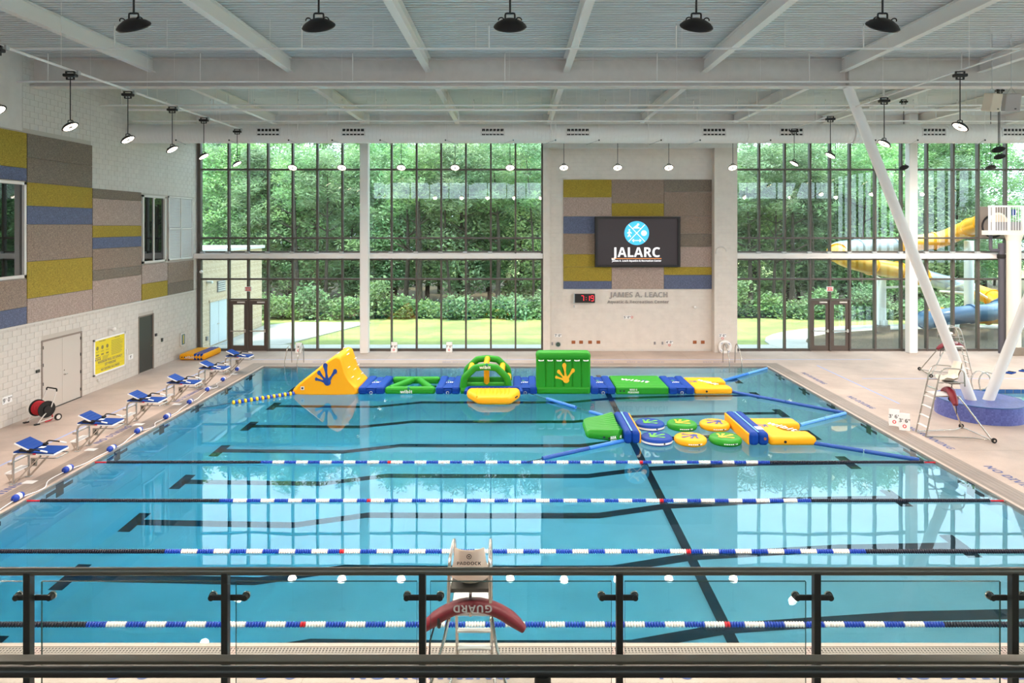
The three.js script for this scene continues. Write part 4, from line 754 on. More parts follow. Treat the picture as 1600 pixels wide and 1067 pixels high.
function collar(x0, x1, d0, d1, label, yellowLeft) {
  const t = thing('inflatable_collar', label, 'inflatable', null), w = (x1 - x0) / 2;
  mesh('hull', [rbox(w * 1.08, 0.4, d1 - d0, x0 + w * 0.5, WL + 0.2, -(d0 + d1) / 2, 0.12, 4), rbox(w * 1.08, 0.4, d1 - d0, x0 + w * 1.5, WL + 0.2, -(d0 + d1) / 2, 0.12, 4)], M.blue, t);
  mesh('side_strip', rbox(0.06, 0.34, d1 - d0 - 0.15, yellowLeft ? x0 - 0.01 : x1 + 0.01, WL + 0.18, -(d0 + d1) / 2, 0.025, 2), M.yellow, t);
  mesh('strap', rbox(0.05, 0.012, d1 - d0 - 0.2, (x0 + x1) / 2, WL + 0.385, -(d0 + d1) / 2, 0.004, 1), M.noodleLight, t);
  if (yellowLeft) { mesh('notice_label', cbox(0.2, 0.006, 0.3, x0 + w * 1.5, WL + 0.404, -d0 - 0.45), M.printWhite, t); mesh('valve', new THREE.CylinderGeometry(0.04, 0.04, 0.02, 10).rotateX(Math.PI / 2).translate(x1 - 0.12, WL + 0.22, -d0 + 0.01), M.brickPlate, t); }
}
collar(3.22, 3.68, 20.1, 22.3, 'blue inflatable collar between green wedge and floating discs', false);
collar(6.86, 7.42, 19.95, 22.35, 'blue inflatable collar between floating discs and yellow fork', true);
fork(7.44, 8.84, 19.95, 22.0, 8.05, 20.65, 21.35, 'yellow forked inflatable end piece tied beside the floating discs');
{
  const prof = [[0.001, 0], [0.39, 0], [0.445, 0.02], [0.472, 0.07], [0.477, 0.11], [0.462, 0.165], [0.42, 0.2], [0.2, 0.207], [0.001, 0.208]];
  const disc = (x, d, m, print, turn, label) => {
    const t = thing('floating_disc', label, 'float', 'floating stepping discs', [x, WL, -d]);
    mesh('hull', toCreasedNormals(norm(lathe(prof, 36)), 0.8), m, t);
    const f = mesh('foot_print', lay(footPrint(0.46).translate(0.04, -0.18, 0)), print, t); f.position.set(0, 0.212, 0); f.rotation.y = turn;
    if (m === M.blue) mesh('side_band', new THREE.CylinderGeometry(0.478, 0.473, 0.06, 36, 1, true).translate(0, 0.09, 0), M.printWhite, t);
    else { for (let k = 0; k < 7; k++) { const a = 1.1 + k * 0.13; mesh('side_mark', cbox(0.045, 0.028, 0.006).rotateY(Math.PI / 2 - a).translate(Math.cos(a) * 0.478, 0.1, Math.sin(a) * 0.478), M.printWhite, t); } }
    mesh('valve', new THREE.SphereGeometry(0.025, 8, 6).translate(0.14, 0.1, 0.462), M.printBlack, t);
  };
  disc(4.28, 21.74, M.blue, M.printGreen, -1.2, 'blue floating disc with a green foot print, in the row towards the climbing wall');
  disc(5.3, 21.72, M.green, M.printYellow, -1.2, 'green floating disc with a yellow foot print, between blue and yellow discs');
  disc(6.34, 21.7, M.yellow, M.printNavy, 1.9, 'yellow floating disc beside the blue collar, in the row towards the climbing wall');
  disc(4.2, 20.3, M.blue, M.printGreen, -1.2, 'blue floating disc with a green foot print, in the row towards the lane ropes');
  disc(5.19, 20.24, M.yellow, M.printNavy, 1.9, 'yellow floating disc between a blue and a green disc');
  disc(6.23, 20.26, M.green, M.printYellow, -1.2, 'green floating disc with a yellow foot print, beside the blue collar');
  const cords = thing('disc_cord', 'dark cords tying the floating discs together', 'cord', null);
  for (const [xs, d] of [[[4.2, 5.19, 6.23], 20.27], [[4.28, 5.3, 6.34], 21.72]]) for (let i = 0; i < 2; i++) mesh('cord', rod(V(xs[i] + 0.475, 0.03, -d), V(xs[i + 1] - 0.475, 0.03, -d), 0.012, 5), M.cord, cords);
}
// foam-sleeved tethers
function tether(pts, sleeves, label) {
  const t = thing('tether_line', label, 'tether', null), P3 = pts.map(([px, py]) => onFloor(px, py, 0.02));
  mesh('cord', sweep(P3, () => 0.01, 5), M.cord, t);
  for (const [a, b, m] of sleeves) { const p = P3[0].clone().lerp(P3[1], a), q = P3[0].clone().lerp(P3[1], b); mesh('foam_sleeve', rod(p, q, 0.058, 12), m, t); }
}
tether([[1129, 595], [1200, 575]], [[0, 0.52, M.noodle], [0.53, 0.97, M.noodleLight]], 'blue foam-sleeved tether from the yellow fork to the far pool corner');
tether([[1144, 612], [1322, 645.5]], [[0, 0.5, M.noodleDark], [0.505, 0.98, M.noodleDark]], 'long dark blue foam-sleeved tether from the climbing wall course to the deck');
tether([[1250, 664], [1322, 645.5]], [[0, 0.5, M.noodleLight], [0.51, 0.98, M.noodleLight]], 'light blue foam-sleeved tether from the disc course to the deck');
tether([[1271, 692], [1452, 721]], [[0, 0.45, M.noodleDark], [0.46, 0.92, M.noodleDark]], 'dark blue foam-sleeved tether from the disc course towards the guard chair');
tether([[980, 687], [822, 722]], [[0.02, 0.4, M.noodle], [0.41, 0.85, M.noodleDark]], 'blue foam-sleeved tether from the green wedge to the lane rope');
tether([[818, 612], [948, 651]], [[0.31, 0.66, M.noodle], [0.82, 1, M.noodle]], 'blue foam-sleeved tether between the two inflatable courses');

// ---------------------------------------------------------------- lane ropes
{
  const disc = (r, w) => lathe([[0.012, 0], [r * 0.8, w * 0.16], [r, w * 0.42], [r, w * 0.58], [r * 0.8, w * 0.84], [0.012, w]], 10).rotateZ(-Math.PI / 2);
  const run = (n) => toCreasedNormals(join(Array.from({ length: n }, (_, i) => disc(0.052, 0.0458).translate(i * 0.0458, 0, 0))), 0.7);
  const seven = run(7), two = run(2), five = run(5), L = 7 * 0.0458;
  const rope = (d, label) => {
    const t = thing('lane_rope', label, 'lane rope', null, [0, WATER + 0.012, -d]);
    mesh('cable', rod(V(PX0, 0, 0), V(PX1, 0, 0), 0.008, 5), M.galv, t);
    let x = -34.5 * L, k = 0;
    for (; x < 34.4 * L; x += L, k++) {
      const navy = Math.abs(x + L / 2) > 21 * L, odd = Math.round((x + L / 2) / L) % 2 !== 0, m = navy ? M.laneNavy : odd ? M.laneBlue : M.laneWhite;
      const red = !navy && odd && Math.min(Math.abs(x + L / 2 - 3.7), Math.abs(x + L / 2 + 3.7)) < L * 1.0 && (x < 0 ? Math.abs(x + L / 2 + 3.7) : Math.abs(x + L / 2 - 3.7)) < L;
      if (red) { mesh('float_run', five, m, t).position.x = x > 0 ? x + 2 * 0.0458 : x; mesh('red_marker', two, M.laneRed, t).position.x = x > 0 ? x : x + 5 * 0.0458; }
      else mesh('float_run', seven, m, t).position.x = x;
    }
    for (const s of [-1, 1]) mesh('end_hook', rod(V(s * 11.08, 0, 0), V(s * 11.38, 0, 0), 0.022, 8), M.laneRed, t);
  };
  rope(10.98, 'lane rope of navy, blue and white floats nearest the spectator gallery'.replace('nearest', 'beside')); rope(13.44, 'second lane rope from the spectator gallery, navy, blue and white floats'); rope(15.92, 'third lane rope from the spectator gallery, navy, blue and white floats'); rope(18.5, 'lane rope running beside the floating discs, navy, blue and white floats');
  // yellow and blue striped rope by the slide
  const a = V(-10.2, WATER + 0.03, -24.6), b = V(-8.4, WATER + 0.03, -26.0), t = thing('safety_rope', 'short float rope of yellow and blue rings beside the yellow slide', 'rope', null), n = 22, dir = b.clone().sub(a).normalize(), len = a.distanceTo(b);
  const q = new THREE.Quaternion().setFromUnitVectors(V(1, 0, 0), dir), ring = toCreasedNormals(norm(disc(0.095, len / n * 0.98)), 0.7);
  for (let k = 0; k < n; k++) { const m = mesh('float_ring', ring, k % 2 ? M.laneBlue : M.laneYellow, t); m.quaternion.copy(q); m.position.copy(a).lerp(b, k / n); }
  mesh('cord', rod(V(PX0, WATER + 0.02, -23.7), a, 0.01, 5), M.cord, t);
}

// ---------------------------------------------------------------- starting blocks
function startingBlock(lane) {
  const d = LANE(lane), t = thing('starting_block', 'blue topped starting block with the number ' + ['', 'one', 'two', 'three', 'four', 'five', 'six', 'seven', 'eight'][lane] + ' on its plate', 'starting block', 'starting blocks along the pool edge', [-12.4, 0, -d]);
  const w = 0.27, fr = M.chrome;
  for (const s of [-1, 1]) {
    mesh('leg', pipe([[0, 0, s * w], [0, 0.77, s * w], [0.5, 0.75, s * w]], 0.027, 0.2, 8, 5), fr, t);
    mesh('strut', [0, 0.035].slice(0, 1).map(() => pipe([[0.03, 0.02, s * w], [0.66, 0.7, s * w * 0.9]], 0.025, 0.05, 6)), fr, t);
    mesh('foot_plate', cbox(0.14, 0.015, 0.09, 0, 0.008, s * w), M.galv, t);
    mesh('step_bracket', [cbox(0.1, 0.06, 0.02, -0.06, 0.52, s * (w + 0.03)), new THREE.CylinderGeometry(0.001, 0.12, 0.02, 3).rotateX(Math.PI / 2).translate(-0.08, 0.2, s * (w + 0.02))], fr, t);
    const hb = mesh('side_handle', [pipe([[0.42, 0.83, s * 0.27], [0.45, 0.9, s * 0.34], [0.75, 0.86, s * 0.36]], 0.017, 0.05, 7), cbox(0.1, 0.05, 0.12, 0.42, 0.83, s * 0.26)], M.black, t);
    mesh('grip', rod(V(0.74, 0.86, s * 0.36), V(0.9, 0.83, s * 0.36), 0.021, 8), M.whitePl, hb);
  }
  mesh('upper_step', cbox(0.09, 0.03, 0.56, -0.07, 0.53, 0), M.alu, t); mesh('lower_step', cbox(0.2, 0.03, 0.58, -0.1, 0.27, 0), M.whitePl, t);
  const top = mesh('platform', rbox(1.0, 0.035, 0.56, 0.48, 0.79, 0, 0.012, 2), M.blueDeck, t); top.geometry.applyMatrix4(new THREE.Matrix4().makeTranslation(0, 0.005, 0)); top.rotation.z = -0.03;
  mesh('platform_frame', [cbox(1.0, 0.035, 0.02, 0.48, 0.762, 0.272), cbox(1.0, 0.035, 0.02, 0.48, 0.762, -0.272), cbox(0.02, 0.04, 0.56, 0.985, 0.765, 0)], M.whitePl, top);
  const fin = mesh('foot_wedge', rbox(0.42, 0.03, 0.54, 0, 0, 0, 0.01, 2), M.blueDeck, t); fin.position.set(0.22, 0.92, 0); fin.rotation.z = -0.45; fin.rotation.order = 'XYZ';
  for (let k = 0; k < 4; k++) mesh('grip_line', cbox(0.005, 0.004, 0.52, -0.15 + k * 0.1, 0.016, 0), M.printNavy, fin);
  mesh('wedge_edge', cbox(0.42, 0.034, 0.014, 0, 0, 0.275), M.whitePl, fin);
  mesh('wedge_rail', [cbox(0.3, 0.04, 0.05, 0.3, 0.83, 0.25), cbox(0.3, 0.04, 0.05, 0.3, 0.83, -0.25)], M.black, t);
  mesh('safety_sticker', [cbox(0.13, 0.004, 0.12, 0.5, 0.816, -0.06)], M.whitePl, t);
  mesh('red_tab', cbox(0.1, 0.03, 0.012, 0.52, 0.755, 0.285), M.laneRed, t);
  mesh('backstroke_bar', pipe([[0.55, 0.66, -0.25], [1.05, 0.66, -0.25], [1.05, 0.66, 0.25], [0.55, 0.66, 0.25]].map(([x, y, z]) => [x, y - 0.02, z]), 0.015, 0.06, 7), fr, t);
  mesh('bar_bracket', cbox(0.2, 0.1, 0.03, 0.78, 0.71, -0.2), fr, t);
  const pl = mesh('number_plate', cbox(0.15, 0.2, 0.02), M.plateGrey, t); pl.position.set(0.5, 0.55, w - 0.02);
  mesh('numeral', textFlat(String(lane), 0.13).translate(0, 0, 0.012), M.printBlack, pl);
  mesh('deck_patch', cbox(0.3, 0.004, 0.22, 0.3, 0.003, 0.12), M.whitePl, t);
}
for (let k = 3; k <= 8; k++) startingBlock(k);

// float line lying along the gutter
{
  const t = thing('float_line', 'white twisted line with blue and white floats lying along the gutter', 'float line', null);
  const b = [[-40, 815], [28, 776], [106, 732], [174.5, 700], [216.5, 672], [261, 650], [297, 627], [325, 607.5], [349, 592], [371, 576]].map(([x, y]) => onFloor(x, y, 0.085));
  const pts = []; b.forEach((p, i) => { pts.push(p.clone().setY(0.04)); if (i < b.length - 1) { const q = b[i + 1], s = i % 3 === 1 ? 0.16 : 0.04; pts.push(p.clone().lerp(q, 0.35).add(V(s, 0, 0)).setY(0.025), p.clone().lerp(q, 0.65).add(V(-s * 0.4, 0, 0)).setY(0.025)); } });
  mesh('twisted_line', sweep(smoothPath(pts, 160), () => 0.013, 6), M.cordWhite, t);
  const g1 = lathe([[0.015, -0.16], [0.06, -0.15], [0.08, -0.11], [0.082, -0.05]], 16), g2 = new THREE.CylinderGeometry(0.081, 0.081, 0.1, 16), g3 = lathe([[0.082, 0.05], [0.08, 0.11], [0.06, 0.15], [0.015, 0.16]], 16);
  b.slice(1).forEach((p, i) => { const dir = b[Math.min(i + 2, b.length - 1)].clone().sub(b[i]).normalize(), f = mesh('float', g2, M.laneWhite, t); f.position.copy(p); f.quaternion.setFromUnitVectors(V(0, 1, 0), dir); mesh('blue_cap', g1, M.laneBlue, f); mesh('blue_cap', g3, M.laneBlue, f); });
}
// ---------------------------------------------------------------- hose reel
{
  const t = thing('hose_reel', 'hose reel cart wound with red hose against the block wall', 'hose reel', null, [-15.45, 0, -22.3], 1.15);
  mesh('drum_flange', new THREE.CylinderGeometry(0.27, 0.27, 0.03, 28).rotateX(Math.PI / 2).translate(0, 0.42, 0.24), M.rubber, t); mesh('drum_flange', new THREE.CylinderGeometry(0.27, 0.27, 0.03, 28).rotateX(Math.PI / 2).translate(0, 0.42, -0.24), M.rubber, t);
  mesh('drum_hub', new THREE.CylinderGeometry(0.12, 0.12, 0.07, 20).rotateX(Math.PI / 2).translate(0, 0.42, 0.27), M.black, t);
  const coil = []; for (let k = 0; k < 12; k++) coil.push(new THREE.TorusGeometry(0.21 - (k % 2) * 0.012, 0.02, 6, 26).translate(0, 0.42, -0.21 + k * 0.038)); mesh('wound_hose', coil, M.redHose, t);
  mesh('hose_tail', sweep(smoothPath([[0.1, 0.6, -0.1], [0.26, 0.42, 0.0], [0.25, 0.2, 0.1], [0.2, 0.06, 0.2], [-0.1, 0.05, 0.34]], 24), () => 0.02, 7), M.redHose, t);
  for (const s of [-1, 1]) { mesh('frame_tube', pipe([[-0.3, 0.04, s * 0.28], [-0.12, 0.25, s * 0.28], [0.1, 0.42, s * 0.28], [0.3, 0.95, s * 0.26]], 0.018, 0.1, 7), M.alu, t); mesh('frame_brace', rod(V(-0.3, 0.06, s * 0.28), V(0.3, 0.12, s * 0.28), 0.016, 6), M.alu, t); mesh('foot', rbox(0.16, 0.04, 0.1, -0.33, 0.02, s * 0.28, 0.015, 2), M.rubber, t); const wl = mesh('wheel', new THREE.CylinderGeometry(0.11, 0.11, 0.05, 20).rotateX(Math.PI / 2).translate(0.3, 0.11, s * 0.34), M.rubber, t); mesh('wheel_hub', new THREE.CylinderGeometry(0.07, 0.07, 0.056, 12).rotateX(Math.PI / 2).translate(0.3, 0.11, s * 0.34), M.alu, wl); }
  mesh('push_handle', pipe([[0.3, 0.93, -0.26], [0.31, 1.02, -0.26], [0.31, 1.02, 0.26], [0.3, 0.93, 0.26]], 0.022, 0.05, 8), M.rubber, t);
}
// folded mat by the annex door
{
  const t = thing('inflatable_mat', 'flat yellow inflatable mat with a blue band lying by the window corner', 'inflatable', null);
  mesh('hull', puffed(roundOutline(rectOutline(-15.95, -14.72, -34.25, -32.35), 0.12, 4), 0, 0.3, 0.12, 5), M.yellow, t);
  const g = []; for (let k = 0; k < 3; k++) g.push(rbox(0.16, 0.31, 1.9, -15.18 + k * 0.15, 0.165, -33.3, 0.07, 3)); mesh('blue_band', g, M.blue, t);
  for (const x of [-15.78, -15.66]) mesh('valve', new THREE.CylinderGeometry(0.03, 0.03, 0.02, 10).rotateX(Math.PI / 2).translate(x, 0.15, -32.34), M.printBlack, t);
  mesh('printed_mark', brandText(0.12).translate(-15.45, 0.15, -32.34), M.printWhite, t);
}
// ---------------------------------------------------------------- lifeguard chairs
function guardChair(label, x, d, turn, tube) { // local: ladder on -x, wheels on +x
  const t = thing('lifeguard_chair', label, 'lifeguard chair', null, [x, 0, -d], turn), c = M.chrome;
  for (const s of [-1, 1]) {
    mesh('ladder_rail', pipe([[-0.85, 0.03, s * 0.25], [-0.42, 1.95, s * 0.25], [-0.3, 2.1, s * 0.25], [0.3, 2.06, s * 0.26], [0.32, 1.55, s * 0.27]], 0.022, 0.16, 8, 5), c, t);
    mesh('rear_leg', pipe([[0.12, 1.25, s * 0.28], [0.3, 1.0, s * 0.34], [0.85, 0.06, s * 0.68]], 0.022, 0.1, 8), c, t);
    mesh('base_rail', pipe([[-0.85, 0.05, s * 0.25], [0.5, 0.05, s * 0.42], [0.85, 0.06, s * 0.68]], 0.02, 0.1, 8), c, t);
    mesh('seat_rail', rod(V(-0.5, 1.66, s * 0.25), V(0.32, 1.66, s * 0.26), 0.018, 7), c, t);
    mesh('platform_rail', rod(V(-0.58, 1.25, s * 0.25), V(0.2, 1.25, s * 0.27), 0.018, 7), c, t);
    const wh = mesh('wheel', new THREE.CylinderGeometry(0.075, 0.075, 0.04, 18).rotateX(Math.PI / 2).translate(0.87, 0.075, s * 0.74), M.rubber, t); mesh('wheel_hub', new THREE.CylinderGeometry(0.03, 0.03, 0.046, 10).rotateX(Math.PI / 2).translate(0.87, 0.075, s * 0.74), c, wh);
  }
  mesh('base_cross_bar', rod(V(0.85, 0.06, -0.68), V(0.85, 0.06, 0.68), 0.02, 8), c, t);
  mesh('back_post', rod(V(0.1, 1.25, 0), V(0.1, 1.62, 0), 0.02, 8), c, t);
  for (let k = 0; k < 5; k++) { const y = 0.3 + k * 0.29, xx = -0.85 + 0.43 * (y / 1.95); mesh('rung', rbox(0.09, 0.03, 0.48, xx + 0.02, y, 0, 0.01, 1), k < 4 ? M.alu : c, t); }
  mesh('foot_platform', rbox(0.62, 0.035, 0.52, -0.2, 1.27, 0, 0.012, 2), M.whitePl, t);
  // moulded seat: swept shell
  const prof = [[-0.26, 0.02], [-0.2, 0.05], [0, 0.01], [0.14, 0.05], [0.22, 0.16], [0.3, 0.36], [0.35, 0.56]], pos = [], idx = [], N = 8;
  prof.forEach(([a, b], i) => { for (let k = 0; k <= N; k++) { const u = k / N * 2 - 1, wide = i > 3 ? 0.26 - 0.024 * (i - 3) : 0.25; pos.push(a - Math.abs(u) ** 3 * (i > 3 ? 0.08 : 0), b + u * u * (i < 5 ? 0.09 : 0), u * wide); } });
  for (let i = 0; i < prof.length - 1; i++) for (let k = 0; k < N; k++) { const a = i * (N + 1) + k; idx.push(a, a + 1, a + N + 1, a + 1, a + N + 2, a + N + 1); }
  const front = new THREE.BufferGeometry(); front.setAttribute('position', new THREE.Float32BufferAttribute(pos, 3)); front.setIndex(idx); front.computeVertexNormals();
  const back = front.clone(); const bp = back.attributes.position; for (let i = 0; i < bp.count; i++) bp.setXYZ(i, bp.getX(i) + (i > 35 ? 0.03 : 0), bp.getY(i) - (i > 44 ? 0.005 : 0.03), bp.getZ(i)); back.setIndex([...idx].reverse()); back.computeVertexNormals();
  const seat = mesh('seat', [front, back].map((g) => g.translate(0, 1.68, 0)), M.cream, t);
  mesh('seat_bracket', cbox(0.3, 0.05, 0.5, 0.05, 1.64, 0), M.bronze, t);
  if (tube === 'mark') { const mk = mesh('maker_mark', join([textFlat('PADDOCK', 0.042, 1.15), new THREE.RingGeometry(0.024, 0.032, 16).translate(0, 0.085, 0), new THREE.CircleGeometry(0.01, 8).translate(0, 0.085, 0)]), M.printBlack, t); mk.position.set(0.362, 2.08, 0); mk.rotation.set(0, Math.PI / 2, 0); mk.rotation.x = 0; mk.position.x = 0.372; }
  return t;
}
function rescueTube(label, p, turn, tilt, bend) {
  const t = thing('rescue_tube', label, 'rescue tube', null, [p.x, p.y, p.z], turn), pts = [];
  for (let k = 0; k <= 16; k++) { const u = k / 16 * 2 - 1; pts.push(V(u * 0.66, -bend * u * u, 0)); }
  const g = sweep(pts, (q) => 0.115 * Math.min(1, 0.6 + 4 * Math.min(q, 1 - q)), 12, 0.7);
  const b = mesh('foam_body', g, M.red, t); b.rotation.x = tilt;
  const w = mesh('lettering', textFlat('GUARD', 0.095, 1.15), M.printWhite, b); w.position.set(0, 0.01, 0.119); w.rotation.z = Math.PI;
  mesh('strap', new THREE.TorusGeometry(0.12, 0.022, 6, 20).rotateY(Math.PI / 2).scale(1, 0.75, 1).translate(-0.44, -bend * 0.57, 0), M.black, b);
  mesh('strap_end', pipe([[-0.5, -bend * 0.75, 0.05], [-0.56, -bend - 0.12, 0.05], [-0.57, -bend - 0.3, 0.05]], 0.012, 0.05, 5), M.black, b);
}
guardChair('stainless lifeguard chair by the tiled pedestal, facing the lap pool', 13.2, 20.8, 0, '');
rescueTube('red rescue tube laid across the guard chair by the pedestal', V(13.15, 1.42, -20.7), 1.25, 0, 0.3);
guardChair('stainless lifeguard chair behind the inclined column, facing the leisure pool', 18.5, 29.2, Math.PI - 0.25, '');
rescueTube('red rescue tube on the chair behind the inclined column', V(18.55, 1.4, -29.1), 0.2, 0, 0.25);
guardChair('stainless lifeguard chair below the spectator rail, its back to the gallery', -0.59, 9.1, -Math.PI / 2, 'mark');
rescueTube('red rescue tube lettered GUARD on the chair below the spectator rail', V(-0.55, 1.43, -8.95), 0, 0, 0.32);

// ---------------------------------------------------------------- small signs, ladders
function aFrame(px, py, txt, turn, label, s = 1) {
  const p = onFloor(px, py), t = thing('folding_sign', label, 'sign', null, [p.x, 0, p.z], turn);
  for (const k of [-1, 1]) { const f = mesh('panel', rbox(0.3 * s, 0.52 * s, 0.02, 0, 0.26 * s, 0, 0.008, 1), M.whitePl, t); f.position.set(0, 0, k * 0.13 * s); f.rotation.x = -k * 0.24; if (k > 0) { mesh('lettering', textFlat(txt, 0.11 * s).translate(0, 0.3 * s, 0.013), M.printBlack, f); mesh('no_diving_disc', new THREE.RingGeometry(0.03 * s, 0.055 * s, 16).translate(0, 0.13 * s, 0.013), M.exitRed, f); } }
}
aFrame(1397, 664, "3' 6\"", -0.45, 'white folding depth sign, the further one of the pair by the guard chair'); aFrame(1413, 671, "3' 6\"", -0.45, 'white folding depth sign, the one of the pair closer to the guard chair');
aFrame(467, 551, "9'", 0, 'white folding depth sign behind the pool ladder', 1); aFrame(616, 550, "8' 0\"", 0, 'white folding depth sign beside the white column', 1); aFrame(702, 550, "7' 0\"", 0, 'white folding depth sign standing alone at the window wall', 1);
function ladder(x, d, label, turn = 0) {
  const t = thing('pool_ladder', label, 'ladder', null, [x, 0, -d], turn);
  for (const s of [-0.28, 0.28]) mesh('grab_rail', pipe([[s, 0, -0.85], [s, 0.75, -0.8], [s, 0.95, -0.6], [s, 0.75, -0.2], [s, 0.25, 0.12], [s, -1.1, 0.14]], 0.024, 0.14, 8, 5), M.chrome, t);
  for (let k = 0; k < 3; k++) mesh('tread', rbox(0.52, 0.03, 0.1, 0, -0.3 - k * 0.28, 0.13, 0.01, 1), M.chrome, t);
}
ladder(X(456, 31), 31.0, 'chrome pool ladder beside the yellow slide'); ladder(X(1148, 31), 31.0, 'chrome pool ladder below the ring buoy');
{ const t = thing('hand_rail', 'chrome curved entry rails of the leisure pool behind the pedestal', 'hand rail', null); for (const [px, py] of [[1521, 612], [1533, 614]]) { const p = onFloor(px, py); mesh('rail', pipe([[p.x, 0, p.z], [p.x - 0.12, 0.5, p.z], [p.x + 0.1, 0.85, p.z], [p.x + 0.55, 0.7, p.z + 0.1], [p.x + 0.6, 0.25, p.z + 0.1], [p.x + 0.25, 0.1, p.z + 0.1]], 0.025, 0.2, 8, 5), M.chrome, t); } }
// blue pads on the far deck
for (const [px, py, lab] of [[1579, 583, 'small blue kickboard lying on the far deck'], [1600, 580, 'larger blue board lying at the leisure pool end']]) { const p = onFloor(px, py), t = thing('kickboard', lab, 'kickboard', null, [p.x, 0.012, p.z], 0.6); mesh('board', rbox(0.5, 0.05, 0.26, 0, 0.015, 0, 0.02, 2), M.blueDeck, t); mesh('grip', rbox(0.12, 0.03, 0.2, 0.05, 0.05, 0, 0.01, 2), M.black, t); }
// ---------------------------------------------------------------- slide platform
{
  const d = 33.7, t = thing('slide_platform', 'cream slide platform with picket railing on a thick round column', 'platform', null), x0 = X(1544, d), y0 = Y(367, d), y1 = Y(322, d), x1 = x0 + 5;
  const xc = X(1584, d + 0.15);
  mesh('column', [rod(V(xc, 0.35, -d - 0.15), V(xc, y0 - 0.3, -d - 0.15), 0.31, 24), rod(V(xc, y0 - 0.3, -d - 0.15), V(xc, y0, -d - 0.15), 0.31, 24, 0.4)], M.cream, t); mesh('footing', rbox(0.64, 0.4, 0.64, xc, 0.2, -d - 0.15, 0.03), M.concrete, t);
  mesh('platform_slab', box(x0, x1, y0, y0 + 0.22, -d - 0.47, -d), M.cream, t);
  const yb = y0 + 0.22;
  for (let x = x0 + 0.05; x < x1; x += 0.13) mesh('picket', rod(V(x, yb, -d + 0.02), V(x, y1, -d + 0.02), 0.014, 5), M.whitePl, t);
  for (let k = 0; k < 7; k++) { const x = x0 + 0.06 + (k ? 0.22 : 0) + Math.max(0, k - 1) * 0.72; mesh('post', box(x - 0.035, x + 0.035, y0 + 0.05, y1, -d - 0.04, -d + 0.06), M.whitePl, t); }
  mesh('top_rail', box(x0, x1, y1 - 0.05, y1 + 0.03, -d - 0.03, -d + 0.05), M.whitePl, t);
  mesh('entry_arch', new THREE.TorusGeometry(0.42, 0.05, 8, 24, Math.PI).translate(x0 + 0.7, yb + 0.42, -d - 0.3), M.cream, t); mesh('entry_face', new THREE.CylinderGeometry(0.42, 0.42, 0.04, 24, 1, false, -Math.PI / 2, Math.PI).rotateX(-Math.PI / 2).translate(x0 + 0.7, yb + 0.42, -d - 0.32), M.speaker, t);
  mesh('kick_plate', box(x0 + 0.25, x1, yb, yb + 0.42, -d - 0.12, -d - 0.1), M.greyPl, t);
  const sg = mesh('rules_sign', box(x0 + 1.28, x0 + 1.5, yb + 0.75, yb + 1.05, -d - 0.15, -d - 0.18), M.printNavy, t); mesh('sign_stripe', box(x0 + 1.28, x0 + 1.34, yb + 0.75, yb + 1.05, -d - 0.178, -d - 0.176), M.exitRed, sg);
  const pz = -34.2, px0 = X(1565, 34.2), w = thing('water_pipe', 'thick dark grey water pipe rising to the slide platform', 'pipe', null);
  mesh('riser', pipe([[px0, 0, pz], [px0, 4.9, pz], [px0 - 0.02, 5.5, pz]], 0.15, 0.1, 14), M.greyPl.clone(), w).material.color.set('#55555f');
  mesh('branch', pipe([[px0 - 0.15, 5.15, pz], [px0 - 0.55, 5.15, pz], [px0 - 0.55, y0, pz]], 0.08, 0.12, 10), M.greyPl.clone(), w).material.color.set('#55555f');
  mesh('collar', rod(V(px0, 4.75, pz), V(px0, 4.95, pz), 0.2, 14), M.rubber, w);
}

// ---------------------------------------------------------------- outside: lawn, walks, annex, slide, woods
{
  const g = new THREE.PlaneGeometry(220, 120, 1, 1).rotateX(-Math.PI / 2).translate(20, -0.12, -94);
  struct('lawn', metreUV(g), M.lawn, 'mown yellow-green lawn between the hall and the woods');
  struct('lawn', metreUV(new THREE.PlaneGeometry(80, 120, 1, 1).rotateX(-Math.PI / 2).translate(77, -0.14, -10)), M.lawn, 'lawn beside the leisure pool hall');
  struct('lawn', metreUV(new THREE.PlaneGeometry(120, 60, 1, 1).rotateX(-Math.PI / 2).translate(10, -0.14, 38)), M.lawn, 'lawn behind the spectator gallery');
  struct('walk', box(-30, 60, -0.2, -0.06, -37.0, -35.15), M.walk, 'concrete walk along the outside of the window wall');
  const sh = (pts) => { const s = new THREE.Shape(pts.map(([x, d]) => new THREE.Vector2(x, d))); return metreUV(new THREE.ExtrudeGeometry(s, { depth: 0.06, bevelEnabled: false }).rotateX(-Math.PI / 2).translate(0, -0.11, 0)); };
  struct('path', sh([[-16.2, 36.9], [-12.6, 36.9], [-9.6, 45.4], [-15, 45.4], [-16.2, 44]]), M.walk, 'concrete path along the brick annex');
  const oval = []; for (let k = 0; k < 40; k++) { const a = k / 40 * Math.PI * 2; oval.push([27 + 13.2 * Math.cos(a), 37 + 7.6 * Math.sin(a)]); }
  struct('path', sh(oval), M.walk, 'curved pale path round the slide bed');
  const bed = oval.map(([x, d]) => [27.2 + (x - 27) * 0.85, 37 + (d - 37) * 0.72]);
  struct('ground_slide_bed', sh(bed).translate(0, 0.03, 0), M.gravel, 'brown gravel bed under the water slide');
}
